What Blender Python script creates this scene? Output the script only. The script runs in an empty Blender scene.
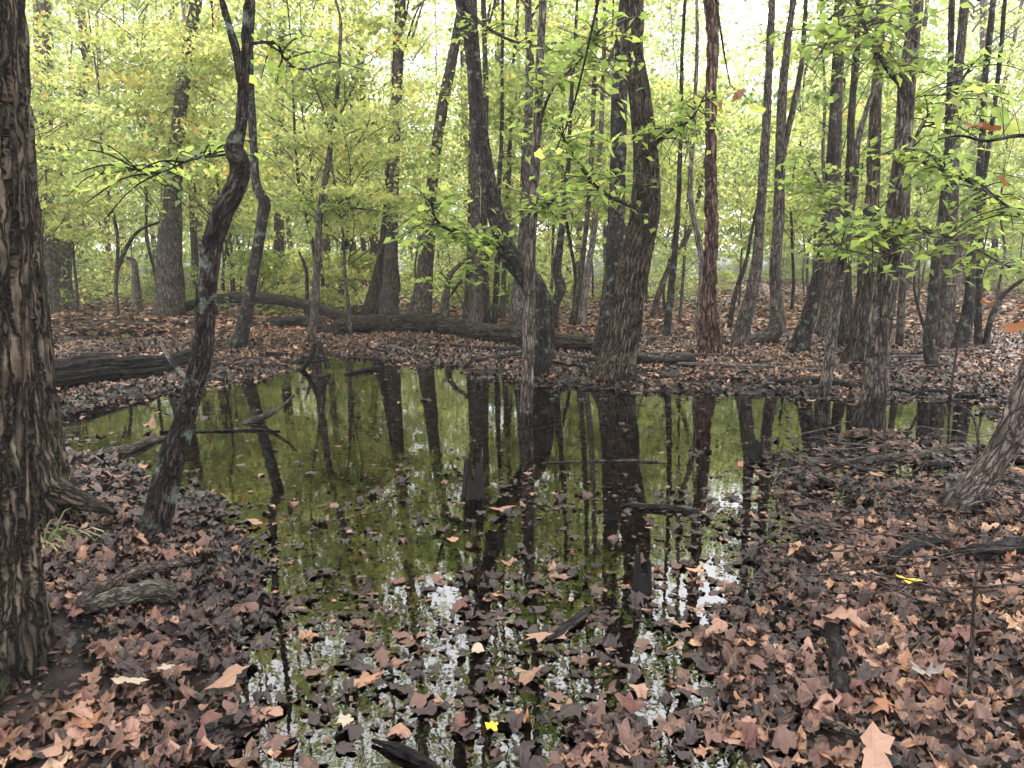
import bpy, math, random
import numpy as np
from mathutils import Vector, Matrix
R = math.radians
sc = bpy.context.scene
col = sc.collection
rng = np.random.default_rng(7)
random.seed(7)

# ---------------------------------------------------------------- camera
F_PX, CAM_H, PITCH = 774.0, 1.45, R(8.96)
cam_d = bpy.data.cameras.new('camera')
cam_d.sensor_width = 36.0
cam_d.lens = F_PX / 1024 * 36.0
cam_d.clip_start, cam_d.clip_end = 0.05, 1500
cam = bpy.data.objects.new('camera', cam_d)
cam.location = (0, 0, CAM_H)
cam.rotation_euler = (R(90) - PITCH, 0, 0)
col.objects.link(cam)
sc.camera = cam

# ---------------------------------------------------------------- sky, sun, exposure
SUN_EL, SUN_AZ = R(58), R(20)          # soft sun high behind the far trees
world = bpy.data.worlds.new('World')
sc.world = world
world.use_nodes = True
wn, wl = world.node_tree.nodes, world.node_tree.links
wn.clear()
w_out = wn.new('ShaderNodeOutputWorld')
w_bg = wn.new('ShaderNodeBackground')
w_sky = wn.new('ShaderNodeTexSky')
w_sky.sky_type = 'NISHITA'
w_sky.sun_disc = False
w_sky.sun_elevation = SUN_EL
w_sky.sun_rotation = SUN_AZ
w_sky.air_density, w_sky.dust_density, w_sky.ozone_density = 1.0, 4.0, 1.0
w_hs = wn.new('ShaderNodeHueSaturation')          # an even white cloud deck: the blue is washed out
w_hs.inputs['Saturation'].default_value = 0.14
w_hs.inputs['Value'].default_value = 1.0
w_mix = wn.new('ShaderNodeMix'); w_mix.data_type = 'RGBA'
w_mix.inputs['Factor'].default_value = 0.6
w_mix.inputs[7].default_value = (9.3, 9.25, 9.7, 1)
wl.new(w_sky.outputs[0], w_hs.inputs['Color'])
wl.new(w_hs.outputs[0], w_mix.inputs[6])
wl.new(w_mix.outputs[2], w_bg.inputs['Color'])
w_bg.inputs['Strength'].default_value = 0.15
wl.new(w_bg.outputs[0], w_out.inputs['Surface'])

sun_d = bpy.data.lights.new('sun', 'SUN')
sun_d.energy, sun_d.angle, sun_d.color = 1.5, R(12), (1.0, 0.96, 0.88)
sun = bpy.data.objects.new('sun', sun_d)
sv = Vector((math.sin(SUN_AZ) * math.cos(SUN_EL), math.cos(SUN_AZ) * math.cos(SUN_EL), math.sin(SUN_EL)))
sun.rotation_euler = sv.to_track_quat('Z', 'Y').to_euler()
sun.location = sv * 60
col.objects.link(sun)

vs = sc.view_settings
vs.view_transform, vs.look, vs.gamma, vs.exposure, vs.use_curve_mapping = 'Standard', 'None', 1.0, 2.0, False
sc.render.engine = 'CYCLES'
cy = sc.cycles
cy.max_bounces, cy.diffuse_bounces, cy.glossy_bounces, cy.transmission_bounces = 8, 5, 3, 6
cy.transparent_max_bounces = 8
cy.caustics_reflective = cy.caustics_refractive = False
cy.use_denoising = True
cy.volume_bounces = 1
HAZE = 0.0011
cy.sample_clamp_indirect = 6.0

# ---------------------------------------------------------------- helpers
CP, SP = math.cos(PITCH), math.sin(PITCH)
def ray(px, py):
    a, b = (px - 512) / F_PX, (384 - py) / F_PX
    return np.array([a, CP + b * SP, -SP + b * CP])
def G(px, py, z=0.0):
    d = ray(px, py); t = (z - CAM_H) / d[2]
    return np.array([0, 0, CAM_H]) + d * t
def at(px, py, Y):
    d = ray(px, py)
    return np.array([0, 0, CAM_H]) + d * (Y / d[1])
def ppm(p):                                     # pixels per metre at a world point
    return F_PX / (p[1] * CP - (p[2] - CAM_H) * SP)

def _hash(ix, iy, iz):
    with np.errstate(over='ignore'):
        h = ix.astype(np.uint32) * np.uint32(374761393) + iy.astype(np.uint32) * np.uint32(668265263) + iz.astype(np.uint32) * np.uint32(2147483647 - 58)
        h = (h ^ (h >> np.uint32(13))) * np.uint32(1274126177)
        h = h ^ (h >> np.uint32(16))
    return h.astype(np.float64) / 4294967295.0 * 2 - 1
def noise(p):
    p = np.asarray(p, float)
    i = np.floor(p).astype(np.int64); f = p - i; f = f * f * (3 - 2 * f)
    r = 0
    for dx in (0, 1):
        for dy in (0, 1):
            for dz in (0, 1):
                w = (f[..., 0] if dx else 1 - f[..., 0]) * (f[..., 1] if dy else 1 - f[..., 1]) * (f[..., 2] if dz else 1 - f[..., 2])
                r = r + w * _hash(i[..., 0] + dx, i[..., 1] + dy, i[..., 2] + dz)
    return r
def fbm(p, o=4):
    p = np.asarray(p, float); r = 0; a = 0.5
    for k in range(o):
        r = r + a * noise(p + 17.3 * k); p = p * 2.03; a *= 0.5
    return r

def mesh_np(name, v, f, attrs=None, smooth=False):
    """v (N,3); f (M,k) one polygon size"""
    v = np.asarray(v, np.float32); f = np.asarray(f, np.int32)
    me = bpy.data.meshes.new(name)
    n, k = f.shape
    me.vertices.add(len(v)); me.vertices.foreach_set('co', v.ravel())
    me.loops.add(n * k); me.loops.foreach_set('vertex_index', f.ravel())
    me.polygons.add(n)
    me.polygons.foreach_set('loop_start', np.arange(0, n * k, k, dtype=np.int32))
    if smooth: me.polygons.foreach_set('use_smooth', np.ones(n, bool))
    for nm, a in (attrs or {}).items():
        at_ = me.attributes.new(nm, 'FLOAT', 'POINT'); at_.data.foreach_set('value', np.asarray(a, np.float32))
    if BK[0] is not None and len(BK[0]) == len(v):
        a_ = me.attributes.new('bk', 'FLOAT_VECTOR', 'POINT'); a_.data.foreach_set('vector', np.asarray(BK[0], np.float32).ravel())
    BK[0] = None
    me.update(calc_edges=True)
    return me

def thing(name, label, cat, loc=(0, 0, 0), group=None):
    o = bpy.data.objects.new(name, None); col.objects.link(o)
    o.empty_display_size = 0.2; o.location = loc
    o['label'] = label; o['category'] = cat
    if group: o['group'] = group
    return o
def obj(name, me, mat=None, parent=None, loc=(0, 0, 0), kind=None, label=None, cat=None, group=None):
    o = bpy.data.objects.new(name, me); col.objects.link(o)
    if mat is not None and not me.materials: me.materials.append(mat)
    o.location = loc
    if parent is not None: o.parent = parent
    if kind: o['kind'] = kind
    if label: o['label'] = label
    if cat: o['category'] = cat
    if group: o['group'] = group
    return o

def spline(P, n=8):
    """Catmull-Rom through rows of P (any columns)"""
    P = np.asarray(P, float)
    if len(P) < 3:
        t = np.linspace(0, 1, n + 1)[:, None]; return P[0] * (1 - t) + P[-1] * t
    Q = np.vstack([2 * P[0] - P[1], P, 2 * P[-1] - P[-2]])
    out = []
    for i in range(1, len(Q) - 2):
        t = np.linspace(0, 1, n, endpoint=False)[:, None]
        a, b, c, d = Q[i - 1], Q[i], Q[i + 1], Q[i + 2]
        out.append(0.5 * (2 * b + (c - a) * t + (2 * a - 5 * b + 4 * c - d) * t ** 2 + (3 * b - a - 3 * c + d) * t ** 3))
    out.append(P[-1:]); return np.vstack(out)

BK = [None]
def tube(P, rad, sides=8, ds=None, bark=0.0, kf=22.0, kz=4.0, lump=0.05, flare=0.0, lobes=4, seed=0.0, flat=1.0, cap=True, grow=0.0):
    """tapered tube along rows of P with radii, optional bark furrows, lumps and a root flare at its start; returns v, f, path, s"""
    P = np.asarray(P, float); rad = np.asarray(rad, float)
    seg = np.linalg.norm(np.diff(P, axis=0), axis=1); s = np.concatenate([[0], np.cumsum(seg)])
    if ds:
        ss = [0.0]
        while ss[-1] < s[-1]: ss.append(ss[-1] + ds * (1 + grow * ss[-1]))
        ss = np.array(ss) * (s[-1] / ss[-1])
        P = np.stack([np.interp(ss, s, P[:, k]) for k in range(3)], 1); rad = np.interp(ss, s, rad); s = ss
    n = len(P)
    T = np.gradient(P, axis=0); T /= np.linalg.norm(T, axis=1)[:, None] + 1e-9
    U = np.zeros((n, 3)); u = np.cross(T[0], [0.31, 0.95, 0.1]); u /= np.linalg.norm(u) + 1e-9
    for i in range(n):
        u = u - T[i] * np.dot(u, T[i]); u /= np.linalg.norm(u) + 1e-9; U[i] = u
    W = np.cross(T, U)
    th = np.linspace(0, 2 * np.pi, sides, endpoint=False)
    c, sn = np.cos(th)[None, :], np.sin(th)[None, :]
    r = np.repeat(rad[:, None], sides, 1)
    if flare:
        r = r * (1 + flare * np.exp(-s / 0.22)[:, None] * (0.6 + 0.7 * np.cos(lobes * th + seed)[None, :] + 0.3 * np.cos((lobes + 1) * th + 2 * seed)[None, :]))
    if lump or bark:
        sg = np.repeat(s[:, None], sides, 1)
        q = np.stack([c * r, sn * r, sg], -1)
        if lump: r = r * (1 + lump * 2.2 * fbm(q * np.array([4, 4, 2.2]) + seed, 2))
        if bark:
            w = fbm(q * np.array([kf * .4, kf * .4, kz * 2]) + seed + 5, 2) * 0.8
            a = noise(q * np.array([kf, kf, kz]) + seed + w[..., None]); b = noise(q * np.array([kf * 2.1, kf * 2.1, kz * 2.6]) + seed + 9)
            r = r + bark * (0.4 - 1.7 * np.exp(-(a * 5.5) ** 2) + 0.55 * b)
    off = U[:, None, :] * (c * r)[..., None] + W[:, None, :] * (sn * r)[..., None]
    if flat != 1.0: off[..., 2] *= flat
    v = (P[:, None, :] + off).reshape(-1, 3)
    bk = np.stack([c * rad[:, None], sn * rad[:, None], np.repeat(s[:, None], sides, 1)], -1).reshape(-1, 3)
    i = np.arange(n - 1)[:, None] * sides; j = np.arange(sides)[None, :]; j2 = (j + 1) % sides
    f = np.stack([i + j, i + j2, i + sides + j2, i + sides + j], -1).reshape(-1, 4)
    if cap:
        v = np.vstack([v, P[:1], P[-1:]]); k = len(v)
        jj = np.arange(sides); j3 = (jj + 1) % sides; b0 = (n - 1) * sides
        h = sides // 2
        c0 = np.stack([np.full(sides, k - 2), j3, jj, jj], -1); c1 = np.stack([np.full(sides, k - 1), b0 + jj, b0 + j3, b0 + j3], -1)
        # caps as thin quads: split pairs of rim points
        c0 = np.stack([np.full(h, k - 2), (2 * np.arange(h) + 2) % sides, 2 * np.arange(h) + 1, 2 * np.arange(h)], -1)
        c1 = b0 + np.stack([np.zeros(h, int), 2 * np.arange(h), 2 * np.arange(h) + 1, (2 * np.arange(h) + 2) % sides], -1); c1[:, 0] = k - 1
        f = np.vstack([f, c0, c1])
    if cap: bk = np.vstack([bk, bk[:1], bk[-1:]])
    BK[0] = bk
    return v, f, P, s

# ---------------------------------------------------------------- materials
def mat(name):
    m = bpy.data.materials.new(name); m.use_nodes = True
    nt = m.node_tree; b = nt.nodes['Principled BSDF']
    return m, nt.nodes, nt.links, b
def ramp(nodes, stops, interp='LINEAR'):
    r = nodes.new('ShaderNodeValToRGB'); e = r.color_ramp; e.interpolation = interp
    while len(e.elements) < len(stops): e.elements.new(0.5)
    for el, (p, c) in zip(e.elements, stops): el.position = p; el.color = (*c, 1)
    return r
def nz(nodes, links, vec, scale, detail=4, rough=0.55):
    n = nodes.new('ShaderNodeTexNoise'); n.inputs['Scale'].default_value = scale
    n.inputs['Detail'].default_value = detail; n.inputs['Roughness'].default_value = rough
    if vec is not None: links.new(vec, n.inputs['Vector'])
    return n

def bark_mat(name, dark, mid, light, lichen=(0.16, 0.19, 0.15), lichen_amt=0.25, moss=0.0, scale=1.0, bump=0.6, wet=None, rough=0.85, plate=26.0, stretch=0.17):
    m, N, L, B = mat(name)
    tc = N.new('ShaderNodeTexCoord'); mp = N.new('ShaderNodeMapping')
    mp.inputs['Scale'].default_value = (scale, scale, scale * 0.2)
    oi = N.new('ShaderNodeObjectInfo')
    ad = N.new('ShaderNodeVectorMath'); ad.operation = 'MULTIPLY_ADD'
    ad.inputs[1].default_value = (1, 1, 1)
    cmb = N.new('ShaderNodeCombineXYZ'); mu = N.new('ShaderNodeMath'); mu.operation = 'MULTIPLY'; mu.inputs[1].default_value = 37.0
    L.new(oi.outputs['Random'], mu.inputs[0]); L.new(mu.outputs[0], cmb.inputs[0]); L.new(mu.outputs[0], cmb.inputs[2])
    ba = N.new('ShaderNodeAttribute'); ba.attribute_name = 'bk'
    L.new(ba.outputs['Vector'], ad.inputs[0]); L.new(cmb.outputs[0], ad.inputs[2])
    L.new(ad.outputs[0], mp.inputs['Vector'])
    n1 = nz(N, L, mp.outputs[0], 34, 9, 0.72)
    n2 = nz(N, L, ad.outputs[0], 3.0, 4, 0.6)
    n3 = nz(N, L, ad.outputs[0], 9.0, 5, 0.7)
    cr = ramp(N, [(0.36, dark), (0.50, mid), (0.66, light)])
    mxv = N.new('ShaderNodeMath'); mxv.operation = 'MULTIPLY_ADD'; mxv.inputs[1].default_value = 0.40
    L.new(n2.outputs[0], mxv.inputs[0]); 
    hlf = N.new('ShaderNodeMath'); hlf.operation = 'MULTIPLY_ADD'; hlf.inputs[1].default_value = 1.25; hlf.inputs[2].default_value = -0.325
    L.new(n1.outputs[0], hlf.inputs[0]); L.new(hlf.outputs[0], mxv.inputs[2])
    L.new(mxv.outputs[0], cr.inputs[0])
    last = cr.outputs[0]
    dv = N.new('ShaderNodeVectorMath'); dv.operation = 'MULTIPLY_ADD'; dv.inputs[1].default_value = (0.045, 0.045, 0.045)
    nd = nz(N, L, ad.outputs[0], 14, 3, 0.6); L.new(nd.outputs['Color'], dv.inputs[0]); L.new(ad.outputs[0], dv.inputs[2])
    mp2 = N.new('ShaderNodeMapping'); mp2.inputs['Scale'].default_value = (1, 1, stretch); L.new(dv.outputs[0], mp2.inputs['Vector'])
    vr = N.new('ShaderNodeTexVoronoi'); vr.feature = 'DISTANCE_TO_EDGE'; vr.inputs['Scale'].default_value = plate; L.new(mp2.outputs[0], vr.inputs['Vector'])
    fis = N.new('ShaderNodeMapRange'); fis.inputs['From Min'].default_value = 0.02; fis.inputs['From Max'].default_value = 0.20
    fis.inputs['To Min'].default_value = 0.0; fis.inputs['To Max'].default_value = 1.0
    L.new(vr.outputs['Distance'], fis.inputs['Value'])
    fm = N.new('ShaderNodeMix'); fm.data_type = 'RGBA'; L.new(fis.outputs[0], fm.inputs['Factor'])
    fm.inputs[6].default_value = (*[c_ * 0.55 for c_ in dark], 1); L.new(last, fm.inputs[7]); last = fm.outputs[2]
    lr = ramp(N, [(0.62 - lichen_amt * 0.25, (0, 0, 0)), (0.70 - lichen_amt * 0.15, (1, 1, 1))])
    L.new(n3.outputs[0], lr.inputs[0])
    lm = N.new('ShaderNodeMath'); lm.operation = 'MULTIPLY'; lm.inputs[1].default_value = min(1, lichen_amt * 2.2)
    L.new(lr.outputs[0], lm.inputs[0])
    mx = N.new('ShaderNodeMix'); mx.data_type = 'RGBA'
    L.new(lm.outputs[0], mx.inputs['Factor']); L.new(last, mx.inputs[6]); mx.inputs[7].default_value = (*lichen, 1)
    last = mx.outputs[2]
    if moss:
        ge = N.new('ShaderNodeNewGeometry'); sp = N.new('ShaderNodeSeparateXYZ'); L.new(ge.outputs['Normal'], sp.inputs[0])
        ma = N.new('ShaderNodeMath'); ma.operation = 'MULTIPLY_ADD'; ma.inputs[1].default_value = 1.3; ma.inputs[2].default_value = -0.25
        L.new(n3.outputs[0], ma.inputs[0])
        mb = N.new('ShaderNodeMath'); mb.operation = 'MULTIPLY'; mb.use_clamp = True
        L.new(sp.outputs[2], mb.inputs[0]); L.new(ma.outputs[0], mb.inputs[1])
        mc = N.new('ShaderNodeMath'); mc.operation = 'MULTIPLY'; mc.use_clamp = True; mc.inputs[1].default_value = moss
        L.new(mb.outputs[0], mc.inputs[0])
        m2 = N.new('ShaderNodeMix'); m2.data_type = 'RGBA'
        L.new(mc.outputs[0], m2.inputs['Factor']); L.new(last, m2.inputs[6]); m2.inputs[7].default_value = (0.075, 0.085, 0.03, 1)
        last = m2.outputs[2]
    if wet:                                      # flood stain: a ragged damp band up to this height
        s2 = N.new('ShaderNodeSeparateXYZ'); L.new(tc.outputs['Object'], s2.inputs[0])
        w1 = N.new('ShaderNodeMath'); w1.operation = 'MULTIPLY_ADD'; w1.inputs[1].default_value = 0.35; L.new(n2.outputs[0], w1.inputs[0]); L.new(s2.outputs[2], w1.inputs[2])
        wr = N.new('ShaderNodeMapRange'); wr.inputs['From Min'].default_value = wet + 0.1; wr.inputs['From Max'].default_value = wet + 0.3
        wr.inputs['To Min'].default_value = 0.42; wr.inputs['To Max'].default_value = 1.0
        L.new(w1.outputs[0], wr.inputs['Value'])
        m3 = N.new('ShaderNodeMix'); m3.data_type = 'RGBA'; m3.blend_type = 'MULTIPLY'; m3.inputs['Factor'].default_value = 1
        L.new(last, m3.inputs[6]); L.new(wr.outputs[0], m3.inputs[7]); last = m3.outputs[2]
    L.new(last, B.inputs['Base Color'])
    B.inputs['Roughness'].default_value = rough
    B.inputs['Specular IOR Level'].default_value = 0.12
    bp = N.new('ShaderNodeBump'); bp.inputs['Strength'].default_value = min(1, bump); bp.inputs['Distance'].default_value = 0.02
    hs = N.new('ShaderNodeMath'); hs.operation = 'MULTIPLY_ADD'; hs.inputs[1].default_value = 0.5
    L.new(n1.outputs[0], hs.inputs[0]); L.new(fis.outputs[0], hs.inputs[2])
    L.new(hs.outputs[0], bp.inputs['Height']); L.new(bp.outputs[0], B.inputs['Normal'])
    return m

M = {}
M['bark_brown'] = bark_mat('bark_brown', (0.0144, 0.0108, 0.0078), (0.0576, 0.0444, 0.0324), (0.1416, 0.1104, 0.0792), lichen=(0.1200, 0.1380, 0.0840), lichen_amt=0.15, bump=0.9, wet=0.05, plate=42, stretch=0.085)
M['bark_grey'] = bark_mat('bark_grey', (0.0277, 0.0228, 0.0190), (0.0886, 0.0708, 0.0582), (0.1961, 0.1620, 0.1340), lichen_amt=0.2, wet=0.05, plate=34)
M['bark_wet'] = bark_mat('bark_wet', (0.0277, 0.0228, 0.0190), (0.0886, 0.0708, 0.0582), (0.1961, 0.1620, 0.1340), lichen_amt=0.2, wet=0.30, plate=34)
M['bark_pale'] = bark_mat('bark_pale', (0.0632, 0.0506, 0.0431), (0.1582, 0.1265, 0.1075), (0.3036, 0.2530, 0.2214), lichen_amt=0.25, plate=30)
M['bark_dark'] = bark_mat('bark_dark', (0.0101, 0.0083, 0.0072), (0.0313, 0.0245, 0.0202), (0.0838, 0.0670, 0.0558), lichen_amt=0.32, wet=0.08, bump=0.7, plate=62, stretch=0.12)
M['bark_red'] = bark_mat('bark_red', (0.0248, 0.0139, 0.0099), (0.0843, 0.0477, 0.0357), (0.2182, 0.1389, 0.1091), lichen_amt=0.15, bump=1.0, plate=18)
M['log_moss'] = bark_mat('log_moss', (0.008, 0.006, 0.0045), (0.028, 0.021, 0.016), (0.068, 0.053, 0.041), lichen=(0.07, 0.08, 0.04), lichen_amt=0.2, moss=0.3, bump=1.0, plate=20)
M['log_dark'] = bark_mat('log_dark', (0.0035, 0.0030, 0.0030), (0.0100, 0.0085, 0.0078), (0.0300, 0.0250, 0.0220), lichen_amt=0.05, rough=0.75, plate=30)
M['stick'] = bark_mat('stick', (0.0223, 0.0172, 0.0149), (0.0632, 0.0484, 0.0409), (0.1265, 0.1004, 0.0856), lichen_amt=0.2, rough=0.75, plate=70)
M['stick_lichen'] = bark_mat('stick_lichen', (0.0310, 0.0248, 0.0186), (0.0806, 0.0713, 0.0558), (0.1364, 0.1302, 0.1054), lichen=(0.1364, 0.1457, 0.1178), lichen_amt=0.35, plate=60)
M['vine'] = bark_mat('vine', (0.0744, 0.0620, 0.0527), (0.1364, 0.1178, 0.1023), (0.2108, 0.1860, 0.1674), lichen_amt=0.1, plate=90)

def leaf_mat(name, stops, trans=0.6, rough=0.5, obj_rand=False, tboost=2.5):
    m, N, L, B = mat(name)
    at_ = N.new('ShaderNodeAttribute'); at_.attribute_name = 'rnd'
    cr = ramp(N, stops)
    if obj_rand:
        oi = N.new('ShaderNodeObjectInfo'); a = N.new('ShaderNodeMath'); a.operation = 'MULTIPLY_ADD'; a.inputs[1].default_value = obj_rand; a.inputs[2].default_value = -obj_rand / 2
        L.new(oi.outputs['Random'], a.inputs[0]); b = N.new('ShaderNodeMath'); b.operation = 'ADD'; b.use_clamp = True
        L.new(a.outputs[0], b.inputs[0]); L.new(at_.outputs['Fac'], b.inputs[1]); L.new(b.outputs[0], cr.inputs[0])
    else:
        L.new(at_.outputs['Fac'], cr.inputs[0])
    L.new(cr.outputs[0], B.inputs['Base Color'])
    B.inputs['Roughness'].default_value = rough
    B.inputs['Specular IOR Level'].default_value = 0.3
    tr = N.new('ShaderNodeBsdfTranslucent')
    g = N.new('ShaderNodeMix'); g.data_type = 'RGBA'; g.blend_type = 'MULTIPLY'; g.inputs['Factor'].default_value = 1
    g.inputs[7].default_value = (tboost, tboost * 0.985, tboost * 0.82, 1)
    L.new(cr.outputs[0], g.inputs[6]); L.new(g.outputs[2], tr.inputs['Color'])
    mx = N.new('ShaderNodeMixShader'); mx.inputs[0].default_value = trans
    out = N['Material Output']
    L.new(B.outputs[0], mx.inputs[1]); L.new(tr.outputs[0], mx.inputs[2]); L.new(mx.outputs[0], out.inputs['Surface'])
    return m
GREEN = [(0.0, (0.071, 0.100, 0.040)), (0.35, (0.150, 0.185, 0.070)), (0.7, (0.25, 0.272, 0.100)), (0.93, (0.38, 0.35, 0.14)), (1.0, (0.22, 0.11, 0.035))]
M['leaf_green'] = leaf_mat('leaf_green', GREEN, obj_rand=0.35)
M['leaf_near'] = leaf_mat('leaf_near', [(0.0, (0.085, 0.13, 0.04)), (0.6, (0.17, 0.22, 0.06)), (1.0, (0.29, 0.30, 0.08))])
M['leaf_dead'] = leaf_mat('leaf_dead', [(0.0, (0.08, 0.03, 0.015)), (1.0, (0.24, 0.09, 0.035))], trans=0.3, tboost=1.5)
M['grass'] = leaf_mat('grass', [(0.0, (0.06, 0.10, 0.03)), (0.4, (0.12, 0.13, 0.05)), (1.0, (0.33, 0.26, 0.17))], trans=0.3, tboost=1.2)

def litter_mat(name, stops, rough=(0.28, 0.6)):
    m, N, L, B = mat(name)
    at_ = N.new('ShaderNodeAttribute'); at_.attribute_name = 'rnd'
    oi = N.new('ShaderNodeObjectInfo'); fr = N.new('ShaderNodeMath'); fr.operation = 'ADD'
    L.new(at_.outputs['Fac'], fr.inputs[0])
    tc = N.new('ShaderNodeTexCoord')
    uv = N.new('ShaderNodeAttribute'); uv.attribute_name = 'bk'
    n = nz(N, L, uv.outputs['Vector'], 5.5, 6, 0.68)
    a = N.new('ShaderNodeMath'); a.operation = 'MULTIPLY_ADD'; a.inputs[1].default_value = 0.75; a.inputs[2].default_value = -0.375
    L.new(n.outputs[0], a.inputs[0])
    # ribs: a midrib and slanting side veins
    sx = N.new('ShaderNodeSeparateXYZ'); L.new(uv.outputs['Vector'], sx.inputs[0])
    ab = N.new('ShaderNodeMath'); ab.operation = 'ABSOLUTE'; L.new(sx.outputs[1], ab.inputs[0])
    r1 = N.new('ShaderNodeMapRange'); r1.inputs['From Min'].default_value = 0.006; r1.inputs['From Max'].default_value = 0.03; r1.inputs['To Min'].default_value = 1; r1.inputs['To Max'].default_value = 0
    L.new(ab.outputs[0], r1.inputs['Value'])
    df = N.new('ShaderNodeMath'); df.operation = 'SUBTRACT'; L.new(sx.outputs[0], df.inputs[0]); L.new(ab.outputs[0], df.inputs[1])
    pp = N.new('ShaderNodeMath'); pp.operation = 'PINGPONG'; pp.inputs[1].default_value = 0.085; L.new(df.outputs[0], pp.inputs[0])
    r2_ = N.new('ShaderNodeMapRange'); r2_.inputs['From Min'].default_value = 0.0; r2_.inputs['From Max'].default_value = 0.016; r2_.inputs['To Min'].default_value = 0.6; r2_.inputs['To Max'].default_value = 0
    L.new(pp.outputs[0], r2_.inputs['Value'])
    vn = N.new('ShaderNodeMath'); vn.operation = 'MAXIMUM'; L.new(r1.outputs[0], vn.inputs[0]); L.new(r2_.outputs[0], vn.inputs[1])
    va = N.new('ShaderNodeMath'); va.operation = 'MULTIPLY_ADD'; va.inputs[1].default_value = 0.12; L.new(vn.outputs[0], va.inputs[0]); L.new(a.outputs[0], va.inputs[2])
    L.new(va.outputs[0], fr.inputs[1]); fr.use_clamp = True
    cr = ramp(N, stops); L.new(fr.outputs[0], cr.inputs[0]); L.new(cr.outputs[0], B.inputs['Base Color'])
    rr = N.new('ShaderNodeMapRange'); rr.inputs['To Min'].default_value, rr.inputs['To Max'].default_value = rough
    L.new(fr.outputs[0], rr.inputs['Value']); L.new(rr.outputs[0], B.inputs['Roughness'])
    B.inputs['Specular IOR Level'].default_value = 0.3
    bp = N.new('ShaderNodeBump'); bp.inputs['Strength'].default_value = 0.35; bp.inputs['Distance'].default_value = 0.01
    hv_ = N.new('ShaderNodeMath'); hv_.operation = 'SUBTRACT'; L.new(n.outputs[0], hv_.inputs[0]); L.new(vn.outputs[0], hv_.inputs[1])
    L.new(hv_.outputs[0], bp.inputs['Height']); L.new(bp.outputs[0], B.inputs['Normal'])
    return m
LIT = [(0.0, (0.008, 0.0055, 0.0045)), (0.25, (0.028, 0.0155, 0.011)), (0.5, (0.085, 0.045, 0.030)), (0.72, (0.20, 0.110, 0.070)), (0.86, (0.27, 0.135, 0.068)), (1.0, (0.40, 0.27, 0.175))]
M['litter'] = litter_mat('litter', LIT)
def single(name, rgb, v=0.35, rough=(0.4, 0.65)):
    return litter_mat(name, [(0.0, tuple(c * (1 - v) for c in rgb)), (1.0, tuple(min(1, c * (1 + v)) for c in rgb))], rough)
LEAFCOL = {'dark brown': single('leaf_dark_brown', (0.030, 0.019, 0.017)), 'mauve brown': single('leaf_mauve_brown', (0.098, 0.052, 0.038)),
           'tan': single('leaf_tan', (0.23, 0.130, 0.090)), 'orange brown': single('leaf_orange_brown', (0.22, 0.098, 0.050)),
           'reddish brown': single('leaf_reddish_brown', (0.10, 0.044, 0.032))}
M['leaf_yellow'] = single('leaf_yellow', (0.62, 0.40, 0.025), 0.2)
M['leaf_cream'] = single('leaf_cream', (0.27, 0.22, 0.155), 0.2)
M['leaf_amber'] = single('leaf_amber', (0.21, 0.120, 0.078), 0.3)
M['leaf_grey'] = single('leaf_grey', (0.17, 0.145, 0.125), 0.25)

# ground: black mud with fine leaf crumbs
m, N, L, B = mat('mud')
tc = N.new('ShaderNodeTexCoord')
n1 = nz(N, L, tc.outputs['Object'], 1.3, 5); n2 = nz(N, L, tc.outputs['Object'], 26, 6, 0.7)
vo = N.new('ShaderNodeTexVoronoi'); vo.inputs['Scale'].default_value = 9.0; L.new(tc.outputs['Object'], vo.inputs['Vector'])
cr = ramp(N, [(0.0, (0.005, 0.004, 0.0035)), (0.35, (0.012, 0.009, 0.0075)), (0.65, (0.035, 0.022, 0.017)), (1.0, (0.10, 0.06, 0.045))])
s_ = N.new('ShaderNodeSeparateColor'); L.new(vo.outputs['Color'], s_.inputs[0])
a1 = N.new('ShaderNodeMath'); a1.operation = 'MULTIPLY_ADD'; a1.inputs[1].default_value = 0.6; L.new(s_.outputs[0], a1.inputs[0]); 
a2 = N.new('ShaderNodeMath'); a2.operation = 'MULTIPLY_ADD'; a2.inputs[1].default_value = 0.5; a2.inputs[2].default_value = -0.2; L.new(n2.outputs[0], a2.inputs[0])
L.new(a2.outputs[0], a1.inputs[2]); L.new(a1.outputs[0], cr.inputs[0]); L.new(cr.outputs[0], B.inputs['Base Color'])
B.inputs['Roughness'].default_value = 0.7; B.inputs['Specular IOR Level'].default_value = 0.2
bp = N.new('ShaderNodeBump'); bp.inputs['Strength'].default_value = 0.7; bp.inputs['Distance'].default_value = 0.03
L.new(n2.outputs[0], bp.inputs['Height']); L.new(bp.outputs[0], B.inputs['Normal'])
M['mud'] = m

# water: still, clear, tea-brown
m, N, L, B = mat('swamp_water')
N.remove(B)
tc = N.new('ShaderNodeTexCoord')
n1 = nz(N, L, tc.outputs['Object'], 5.0, 3); n2 = nz(N, L, tc.outputs['Object'], 38.0, 2)
ad = N.new('ShaderNodeMath'); ad.operation = 'MULTIPLY_ADD'; ad.inputs[1].default_value = 0.06
L.new(n2.outputs[0], ad.inputs[0]); L.new(n1.outputs[0], ad.inputs[2])
bp = N.new('ShaderNodeBump'); bp.inputs['Strength'].default_value = 0.035; bp.inputs['Distance'].default_value = 0.02
L.new(ad.outputs[0], bp.inputs['Height'])
fr = N.new('ShaderNodeFresnel'); fr.inputs['IOR'].default_value = 2.0; L.new(bp.outputs[0], fr.inputs['Normal'])
gl = N.new('ShaderNodeBsdfGlossy'); gl.inputs['Roughness'].default_value = 0.012; L.new(bp.outputs[0], gl.inputs['Normal'])
tr = N.new('ShaderNodeBsdfTransparent'); tr.inputs['Color'].default_value = (0.46, 0.34, 0.24, 1)
mx = N.new('ShaderNodeMixShader')
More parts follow.
